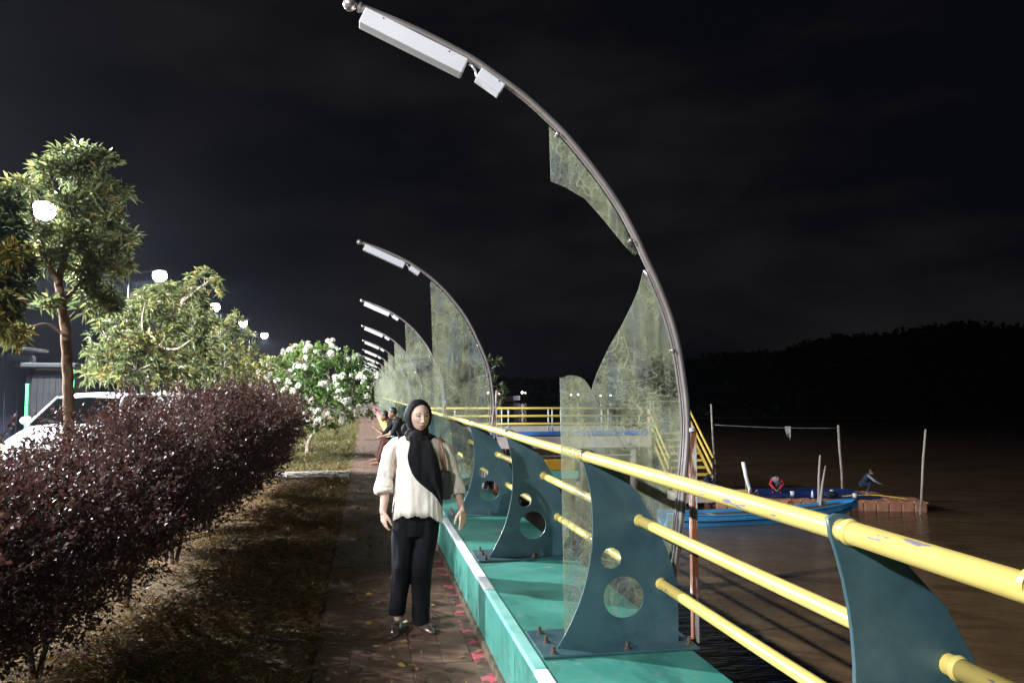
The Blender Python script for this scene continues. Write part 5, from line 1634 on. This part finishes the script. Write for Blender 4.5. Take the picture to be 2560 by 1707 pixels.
for x in (2.6, 5.2, 7.1, 9.6, 12.2):
    for y in (0.35, 4.5):
        b_ = MB(); b_.tube([(x, y, -3.6), (x, y, -0.28)], 0.17, 12); b_.build("pile", M["pier_wall"], pier, smooth=True)
b_ = MB(); b_.bbox((7.2, 0.4, -1.18), (10.6, 0.14, 0.07), 0.01); b_.build("tie_beam", M["pier_wall"], pier)
b_ = MB(); b_.bbox((8.6, 0.1, -1.55), (1.35, 0.5, 0.46), 0.02); b_.build("rub_panel", M["pier_orange"], pier)
b_ = MB(); b_.bbox((8.6, 0.1, -1.98), (1.7, 0.55, 0.36), 0.02); b_.build("fender", M["pier_teal"], pier)
b_ = MB(); b_.bbox((3.0, 1.5, -1.9), (2.6, 3.2, 3.3), 0.02); b_.build("abutment", M["pier_wall"], pier)
# steps down to the water
st = thing("pier_stairs", "yellow stairs with slanting handrails leading from the pier down to the water", "stairs", (14.2, PY, 0))
for i in range(9):
    u = i / 8
    b_ = MB(); b_.bbox((0, 1.0 - 2.9 * u, -0.25 - 2.3 * u), (1.9, 0.30, 0.10), 0.01); b_.build("tread", M["pier_yellow"], st)
for s in (-1, 1):
    for z0, r in ((0.88, 0.05), (0.42, 0.06), (-0.10, 0.075)):
        b_ = MB(); b_.tube([(1.02 * s, 1.0, z0), (1.02 * s, -1.6, z0 - 2.1)], r, 8); b_.build("handrail" if z0 > 0 else "stringer", M["pier_yellow"], st, smooth=True)
    for u in (0.0, 1.0):
        b_ = MB(); b_.tube([(1.02 * s, 1.0 - 2.6 * u, -0.3 - 2.1 * u), (1.02 * s, 1.0 - 2.6 * u, 0.9 - 2.1 * u)], 0.05, 8)
        o = b_.build("newel_post", M["dark_steel"] if u else M["ledge_pink"], st, smooth=True)
        if not u: o["label"] = "reddish post at the top of the stairs"
b_ = MB(); b_.bbox((0.1, -2.5, -2.75), (2.6, 1.6, 0.36), 0.03); b_.build("landing", M["pier_wall"], st)
for s in (-0.42, 0.42):
    b_ = MB(); b_.bbox((0.95 + s, -3.42, -2.62), (0.66, 0.28, 0.42), 0.03); b_.build("bumper", M["pier_yellow"], st)

# ------------------------------------------------------------------ float of plastic cubes, tarpaulin, boat, poles
M["cube_float"] = paint("faded_orange_plastic", (0.27, 0.105, 0.06), (0.40, 0.19, 0.12), 2.6, 0.6, bmp=0.2, grime=((0.16, 0.10, 0.06), 4, 0.5, 0.75))
M["tarp"] = paint("blue_tarpaulin", (0.012, 0.028, 0.14), (0.025, 0.055, 0.22), 1.8, 0.45, bmp=0.6, bscale=6)
M["boat_blue"] = paint("boat_blue", (0.04, 0.24, 0.52), (0.07, 0.32, 0.62), 2.5, 0.4, bmp=0.2)
M["wood_pole"] = paint("weathered_pole", (0.20, 0.17, 0.14), (0.34, 0.30, 0.26), 5, 0.8, bmp=0.4, stretch=(3, 3, 0.5))
M["white_plank"] = paint("white_plank", (0.55, 0.56, 0.54), (0.68, 0.68, 0.66), 5, 0.6, bmp=0.3)
FA = R(16)
fl = thing("cube_float", "floating platform of faded orange plastic cubes with one bare end on the right", "float", (22.7, 29.35, -2.99), -FA)
b_ = MB(); b_.bbox((0, 0, 0), (0.485, 0.485, 0.44), 0.05); cm = b_.mesh("float_cube", M["cube_float"], smooth=False)
lug = MB(); lug.tube([(0, 0, -0.02), (0, 0, 0.03)], [0.05, 0.04], 8); lm = lug.mesh("lug", M["cube_float"], smooth=False)
for i in range(17):
    for j in range(7):
        if j > 2 and i < 2: continue
        o = link("float_cube", cm, fl); o.location = (-0.25 - 0.5 * i, 0.25 + 0.5 * j, random.uniform(-0.015, 0.015)); o.rotation_euler = (random.uniform(-.02, .02), random.uniform(-.02, .02), 0)
        if j == 0:
            l2 = link("lug", lm, o); l2.location = (0.243, -0.243, 0.17)
nx_, ny_ = 30, 14
V, Fq = [], []
for j in range(ny_ + 1):
    for i in range(nx_ + 1):
        x, y = -1.9 - 6.9 * i / nx_, 0.5 + 3.2 * j / ny_
        x += 0.5 * math.sin(j * 0.5) * (1 - i / nx_)
        V.append((x, y, 0.245 + 0.03 * mnoise.noise(Vector((x * 1.7, y * 1.7, 0))) + 0.03 * abs(mnoise.noise(Vector((x * 4, y * 4, 2)))) + 0.18 * math.exp(-((y - 2.6) / 0.7) ** 2) * (0.6 + 0.4 * math.sin(x * 1.3))))
for j in range(ny_):
    for i in range(nx_):
        a = j * (nx_ + 1) + i; Fq.append((a, a + 1, a + nx_ + 2, a + nx_ + 1))
b_ = MB(); b_.add(V, Fq); b_.add([(p[0], p[1], p[2] - 0.012) for p in V], [tuple(reversed(f)) for f in Fq])
tp = b_.build("tarpaulin", M["tarp"], smooth=True); tp.location = (22.7, 29.35, -2.99); tp.rotation_euler = (0, 0, -FA)
tag(tp, "crumpled dark blue tarpaulin spread over the floating cubes", "tarpaulin")
def hull(label, loc, rz, L, wd, mat):
    t = thing("boat", label, "boat", loc, rz)
    rings, top = [], []
    for k in range(15):
        u = k / 14
        x = -L / 2 + L * u
        w = wd * (1 - 0.55 * max(0, (u - 0.55) / 0.45) ** 1.8) * (1 - 0.35 * max(0, (0.25 - u) / 0.25) ** 1.5)
        if u > 0.93: w *= max(0.08, 1 - ((u - 0.93) / 0.07) * 0.92)
        sh_ = 0.36 + 0.30 * max(0, (u - 0.55) / 0.45) ** 1.7 + 0.12 * max(0, (0.2 - u) / 0.2)
        kb = -0.12 + 0.62 * max(0, (u - 0.80) / 0.20) ** 1.5
        rings.append([Vector((x, -w, sh_)), Vector((x, -w * 0.93, kb * 0.45 + sh_ * 0.5)), Vector((x, -w * 0.66, kb + 0.03)), Vector((x, 0, kb)), Vector((x, w * 0.66, kb + 0.03)), Vector((x, w * 0.93, kb * 0.45 + sh_ * 0.5)), Vector((x, w, sh_)),
                      Vector((x, w * 0.9, sh_ - 0.01)), Vector((x, w * 0.8, sh_ * 0.5)), Vector((x, 0, max(kb + 0.06, 0.0))), Vector((x, -w * 0.8, sh_ * 0.5)), Vector((x, -w * 0.9, sh_ - 0.01))])
    b = MB(); b.loft(rings); b.build("hull", mat, t, auto=True)
    for s in (-1, 1):
        b = MB(); b.tube([r_[0 if s < 0 else 6] + Vector((0, 0.012 * s, 0.01)) for r_ in rings], 0.032, 6); b.build("gunwale", mat, t, smooth=True)
        b = MB(); b.tube([r_[1 if s < 0 else 5] + Vector((0, 0.018 * s, 0.02)) for r_ in rings[:-1]], 0.022, 6); b.build("rubbing_strake", M["trim_black"], t, smooth=True)
    b = MB()
    dk = [(r_[7] * 0.99 + Vector((0, 0, -0.05)), r_[11] * 0.99 + Vector((0, 0, -0.05))) for r_ in rings[1:-1]]
    b.add([p for q in dk for p in q], [(2 * i, 2 * i + 1, 2 * i + 3, 2 * i + 2) for i in range(len(dk) - 1)]); b.build("dark_interior_sheet", M["twig"], t)  # dark sheet added near the gunwale in place of the interior's darkness
    for u in (0.25, 0.5, 0.7):
        b = MB(); b.bbox((-L / 2 + L * u, 0, 0.28), (0.22, wd * 1.7, 0.04), 0.008); b.build("thwart", M["wood_pole"], t)
    return t
hull("long light blue wooden boat with pointed bow moored in front of the cube float", (14.9, 28.3, -3.16), R(5), 8.4, 0.62, M["boat_blue"])

ZW = -3.2
def pole(label, p0, p1, r0, r1, nm="mooring_pole", mat="wood_pole", cat="pole", grp="poles standing in the river"):
    t = thing(nm, label, cat, p0, 0, grp)
    d = Vector(p1) - Vector(p0)
    b = MB(); b.tube([(0, 0, -0.4), d * 0.3 + Vector((0.02, 0, 0)), d * 0.65 - Vector((0.015, 0, 0)), d], [r0, r0 * 0.98, (r0 + r1) / 2, r1], 8); b.build("shaft", M[mat], t, smooth=True)
    b = MB(); b.tube([d - Vector((0, 0, 0.01)), d + Vector((0, 0, 0.012))], [r1 * 1.02, r1 * 0.7], 8); b.build("tip", M[mat], t, smooth=True)
    return t
pole("slim pole with rope tied near its top behind the yellow stairs", (16.95, 36.9, ZW), (16.75, 36.9, 1.10), 0.055, 0.045)
pole("taller middle pole holding the right end of the washing rope", (23.75, 36.9, ZW), (23.6, 36.9, 0.03), 0.065, 0.06)
pole("right-most slim pole rising past the bare end of the cube float", (21.98, 28.9, ZW), (22.38, 28.9, 0.18), 0.05, 0.042)
pole("straight wooden stake beside the boat's bow", (17.55, 29.0, ZW), (17.85, 29.2, -0.82), 0.055, 0.04)
pole("bent wooden stake leaning against the straight one", (17.5, 28.9, ZW), (17.95, 29.0, -1.22), 0.06, 0.03)
pole("thin short pole left of the person in red", (16.75, 33.4, ZW), (16.78, 33.4, -1.95), 0.03, 0.03)
pole("white plank held upright near the stern of the blue boat", (14.95, 29.3, -2.6), (14.60, 29.3, -1.05), 0.075, 0.075, "white_plank", "white_plank", "plank", None)
rp = thing("rope", "thin washing rope strung between two river poles with a rag hanging from it", "rope", (0, 0, 0))
b_ = MB(); b_.tube([(16.77 + (23.6 - 16.77) * k / 10, 36.9, 0.10 - 0.22 * k / 10 - 0.06 * math.sin(math.pi * k / 10)) for k in range(11)], 0.018, 5); b_.build("line", M["wood_pole"], rp, smooth=True)
b_ = MB()
for k in range(7):
    b_.add([(20.65 + 0.05 * k, 36.90 + 0.02 * (k % 2), -0.02), (20.70 + 0.05 * k, 36.90 + 0.02 * ((k + 1) % 2), -0.02), (20.72 + 0.045 * k, 36.92, -0.26 - 0.09 * (k % 3) - 0.05 * k), (20.67 + 0.045 * k, 36.90, -0.24 - 0.09 * (k % 3) - 0.05 * k)], [(0, 1, 2, 3)])
rag = b_.build("rag", M["white_plank"]); tag(rag, "small pale rag hanging from the middle of the washing rope", "rag")
hs = MB(); hs.tube(catmull([(19.9, 31.0, -2.70), (20.8, 30.6, -2.62), (21.6, 30.3, -2.66), (22.3, 30.0, -2.76)], 6), 0.022, 6)
tag(hs.build("hose", M["pier_yellow"], smooth=True), "pale hose curving over the bare end of the cube float", "hose")
crouch = dict(hip=(0, 0.16, 0.30), sh=(0, -0.10, 0.62), head=(0.06, -0.26, 0.66), face=(-0.3, -0.7, -0.7), el_r=(-0.28, -0.20, 0.40), el_l=(0.28, -0.20, 0.40), ha_r=(-0.10, -0.42, 0.22), ha_l=(0.08, -0.42, 0.22),
              kn_r=(-0.20, -0.24, 0.46), kn_l=(0.20, -0.24, 0.46), an_r=(-0.16, -0.10, 0.09), an_l=(0.16, -0.10, 0.09), sleeve=1.0)
G_ = "people busy on the float and in the boat"
figure("person", "crouching person in red and grey jacket on the blue tarpaulin", (17.9, 32.8, -2.74), R(-25), crouch, ("skin_dark", "cloth_grey", "cloth_navy", "cloth_red"), 0.022, group=G_)
lean = dict(crouch, hip=(0, 0.1, 0.42), sh=(0, -0.16, 0.80), head=(0, -0.30, 0.96), face=(0, -0.8, -0.6), el_r=(-0.26, -0.40, 0.60), el_l=(0.26, -0.42, 0.58), ha_r=(-0.14, -0.66, 0.46), ha_l=(0.14, -0.70, 0.44), kn_r=(-0.18, -0.22, 0.48), kn_l=(0.18, -0.22, 0.48))
figure("person", "person in dark clothes with pale sleeves bending to the right on the float", (21.6, 31.9, -2.76), R(62), lean, ("skin_dark", "cloth_navy", "cloth_navy", "cloth_grey"), 0.022, group=G_)
bs = dict(sit, hip=(0, 0.05, 0.36), sh=(0, -0.02, 0.82), head=(0, -0.08, 1.06), face=(0.4, -0.9, -0.2))
figure("person", "person crouching at the foot of the yellow stairs, head just above the rail", (14.62, 32.7, -2.57), R(20), crouch, ("skin_dark", "cloth_navy", "cloth_navy"), 0.022, group=G_)
bs2 = dict(bs, sh=(0, -0.14, 0.74), head=(0, -0.26, 0.93), ha_r=(0.2, -0.5, 0.85), el_r=(-0.1, -0.35, 0.7), ha_l=(0.3, -0.45, 0.95))
figure("person", "person in black stooping in the boat beside the white plank", (14.15, 28.3, -3.02), R(70), bs2, ("skin_dark", "shirt_black", "cloth_navy"), 0.022, group=G_)
# small things on the tarpaulin
M["bottle"] = paint("clear_bottle", (0.55, 0.60, 0.66), (0.66, 0.70, 0.75), 5, 0.15, bmp=0.0)
for i, (x, y, lab) in enumerate(((18.55, 31.0, "pale water bottle standing on the tarpaulin in front of the person in red"),)):
    t = thing("bottle", lab, "bottle", (x, y, -2.72))
    b_ = MB(); b_.tube([(0, 0, 0), (0, 0, 0.2), (0, 0, 0.26), (0, 0, 0.30)], [0.05, 0.05, 0.02, 0.02], 10); b_.build("bottle_body", M["bottle"], t, smooth=True)
    b_ = MB(); b_.tube([(0, 0, 0.30), (0, 0, 0.33)], 0.024, 10); b_.build("cap", M["pier_blue"], t, smooth=True)
for x, y, lab in ((19.4, 31.0, "dark bundle lying on the middle of the tarpaulin"),):
    t = thing("bundle", lab, "bundle", (x, y, -2.74))
    b_ = MB(); b_.ell((0, 0, 0.13), (0.32, 0.2, 0.15)); remesh(b_, 0.03, 1, "sack", M["cloth_navy"], t)
    b_ = MB(); b_.ell((0.05, 0, 0.28), (0.09, 0.07, 0.05)); b_.build("white_cup", M["white_plank"], t, smooth=True)
for x, y, lab in ((20.35, 30.75, "small white tub at the right end of the tarpaulin"), (18.15, 31.9, "small white box before the person in red")):
    t = thing("tub", lab, "tub", (x, y, -2.72))
    b_ = MB(); b_.tube([(0, 0, 0), (0, 0, 0.14)], [0.08, 0.10], 12); b_.build("tub_body", M["white_plank"], t, auto=True)
    b_ = MB(); b_.tube([(0, 0, 0.14), (0, 0, 0.16)], [0.108, 0.10], 12); b_.build("rim", M["white_plank"], t, auto=True)

# ------------------------------------------------------------------ far bank
FAR = leaf_mat("far_leaf", [(0.0, (0.012, 0.016, 0.008)), (1.0, (0.03, 0.036, 0.016))], 0.6, 0.1)
fbk = MB(); fbk.add([(1.6, 380, -2.6), (900, 380, -2.6), (900, 900, -2.6), (1.6, 900, -2.6)], [(0, 1, 2, 3)]); fbk.add([(46, 128, -2.7), (900, 40, -2.7), (900, 380, -2.6), (120, 380, -2.6)], [(0, 1, 2, 3)])
tag(fbk.build("far_bank", M["soil"]), kind="structure")
rg = np.random.default_rng(9)
PP = []
def wood(x0, y0, x1, y1, hfun, n, depth):
    u = rg.random(n)
    h = np.array([hfun(a) for a in u]) * (0.9 + 0.12 * np.array([mnoise.noise(Vector((a * 26, 0, y0))) for a in u]) + 0.07 * np.array([mnoise.noise(Vector((a * 70, 4, y0))) for a in u]))
    return np.stack([x0 + (x1 - x0) * u + rg.normal(size=n) * 2, y0 + (y1 - y0) * u + depth * rg.random(n), -3 + h * rg.random(n) ** 0.7], 1)
PP.append(wood(50, 134, 330, 110, lambda a: 8.5 + 10.0 * min(1, a / 0.22) ** 0.9 + 3 * a, 60000, 14))
PP.append(wood(4, 392, 330, 384, lambda a: 13, 16000, 14))
P = np.concatenate(PP)
n = len(P)
tag(leaf_mesh("far_treeline", P, unit(n) + np.array([0, 0, .4]), 1.5 * (0.6 + 0.8 * rg.random(n)), 1.1 * (0.6 + 0.8 * rg.random(n)), FAR, None, 0.2, 0.1), "black wooded far bank of the river under the night sky", kind="stuff")
M["far_light"] = m_emit("far_lamp", (0.95, 0.97, 1.0), 9.0)
M["far_warm"] = m_emit("far_warm_lamp", (1.0, 0.66, 0.5), 8.0)
M["glowing_wall"] = m_emit("glowing_house_wall", (0.62, 0.62, 0.78), 0.55)  # wall glows by itself in place of lamplight falling on it
def farlamp(label, x, y, z, r, mat):
    t = thing("far_lamp", label, "lamp", (x, y, -2.6), 0, "lamps on the far bank")
    b = MB(); b.tube([(0, 0, 0), (0, 0, z + 2.6)], 0.12, 6); b.build("lamp_post", M["dark_steel"], t)
    b = MB(); b.ell((0, -0.3, z + 2.6), (r, r, r), nu=12, nv=8); b.build("lamp_globe", M[mat], t, smooth=True)
def at(px, py, Yy):
    fw = Vector((math.sin(R(10.42)) * math.cos(R(3.69)), math.cos(R(10.42)) * math.cos(R(3.69)), math.sin(R(3.69))))
    rt = Vector((math.cos(R(10.42)), -math.sin(R(10.42)), 0)); up = rt.cross(fw)
    d = rt * ((px - 1280) / 1991) - up * ((py - 853.5) / 1991) + fw
    return Vector((0, 0, 1.66)) + d * (Yy / d.y)
for px, py, r, mat, lab in ((1220, 982, .55, "far_light", "white far lamp shining left of the leaning stake beyond the pier"), (1247, 985, .5, "far_warm", "pinkish far lamp at the left end of the far houses"), (1305, 981, .55, "far_light", "white far lamp over the lit far house"), (1313, 982, .35, "far_warm", "dim warm far lamp right of the lit far house"),
                            (1427, 987, .4, "far_light", "far lamp seen through the left lobe of the broken pane"), (1445, 986, .45, "far_light", "far lamp just right of that one through the broken pane"), (1501, 989, .4, "far_light", "far lamp seen through the notch of the broken pane"), (1526, 988, .4, "far_light", "far lamp right of the notch in the broken pane")):
    p = at(px, py, 380)
    farlamp(lab, p.x, 380, p.z, r, mat)
p = at(1290, 984, 386)
t = thing("far_house", "small lit pale house on the far bank between two lamps", "house", (p.x, 386, -2.6))
b_ = MB(); b_.box((0, 0, 1.8), (3.2, 4.0, 2.0)); b_.build("wall", M["glowing_wall"], t)
b_ = MB(); b_.add([(-2, -2.4, 2.8), (2, -2.4, 2.8), (2, 2.4, 2.8), (-2, 2.4, 2.8), (-2, 0, 3.9), (2, 0, 3.9)], [(0, 1, 5, 4), (2, 3, 4, 5), (0, 4, 3), (1, 2, 5)]); b_.build("roof", M["dark_steel"], t)
b_ = MB(); b_.box((0.7, -2.02, 1.8), (0.7, 0.06, 0.9)); b_.build("window", M["car_glass"], t)
p = at(1268, 986, 386)
t = thing("far_house", "long low dim house on the far bank left of the lit one", "house", (p.x, 386, -2.6))
b_ = MB(); b_.box((0, 0, 1.5), (9.0, 4.0, 3.0)); b_.build("wall", M["concrete"], t)
b_ = MB(); b_.add([(-5, -2.6, 3.0), (5, -2.6, 3.0), (5, 2.6, 3.0), (-5, 2.6, 3.0), (-5, 0, 4.4), (5, 0, 4.4)], [(0, 1, 5, 4), (2, 3, 4, 5), (0, 4, 3), (1, 2, 5)]); b_.build("roof", M["dark_steel"], t)
# small riverside tree and leaning stake between the second arch and the pier
Y = 48.0
px0 = at(1222, 1000, Y)
tree("riverside_tree", "small riverside tree just right of the second arched pole", (px0.x, Y, -3.2), [([(px0.x, Y, -3.2), (px0.x, Y, -1), (px0.x + .1, Y, 1.0)], 0.12, 0.05), ([(px0.x, Y, -.5), (px0.x + .5, Y, .6), (px0.x + .8, Y, 1.4)], .05, .02)],
     [(px0.x, Y, 2.2, .9, .8, .8, 30), (px0.x + .3, Y, 3.4, .6, .6, .7, 20), (px0.x + .5, Y, 1.0, .8, .8, .8, 28), (px0.x - .3, Y, .2, .8, .8, .8, 26), (px0.x + .2, Y, -1.2, .8, .7, .8, 22)], DARKL, 0.34, 0.12, 8, 131)
p0, p1 = at(1224, 1075, 38), at(1242, 976, 38)
pole("leaning wooden stake seen between the second arched pole and the pier railing", (p0.x, 38.0, -3.2), (p1.x, 38.0, p1.z), 0.07, 0.05)

# ------------------------------------------------------------------ thin mist added to imitate lens bloom round the lamps
hz = MB()
hz.box((250, 420, 20.4), (1360, 1010, 49.6))
ho = hz.build("bloom_haze", None)
ho["kind"] = "stuff"
hm = bpy.data.materials.new("bloom_haze")
hm.use_nodes = True
hm.node_tree.nodes.clear()
h_out = hm.node_tree.nodes.new("ShaderNodeOutputMaterial")
h_vol = hm.node_tree.nodes.new("ShaderNodeVolumePrincipled")
h_vol.inputs["Color"].default_value = (0.70, 0.80, 1.0, 1)
h_vol.inputs["Density"].default_value = 0.00010
h_vol.inputs["Anisotropy"].default_value = 0.7
hm.node_tree.links.new(h_vol.outputs[0], h_out.inputs["Volume"])
ho.data.materials.append(hm)
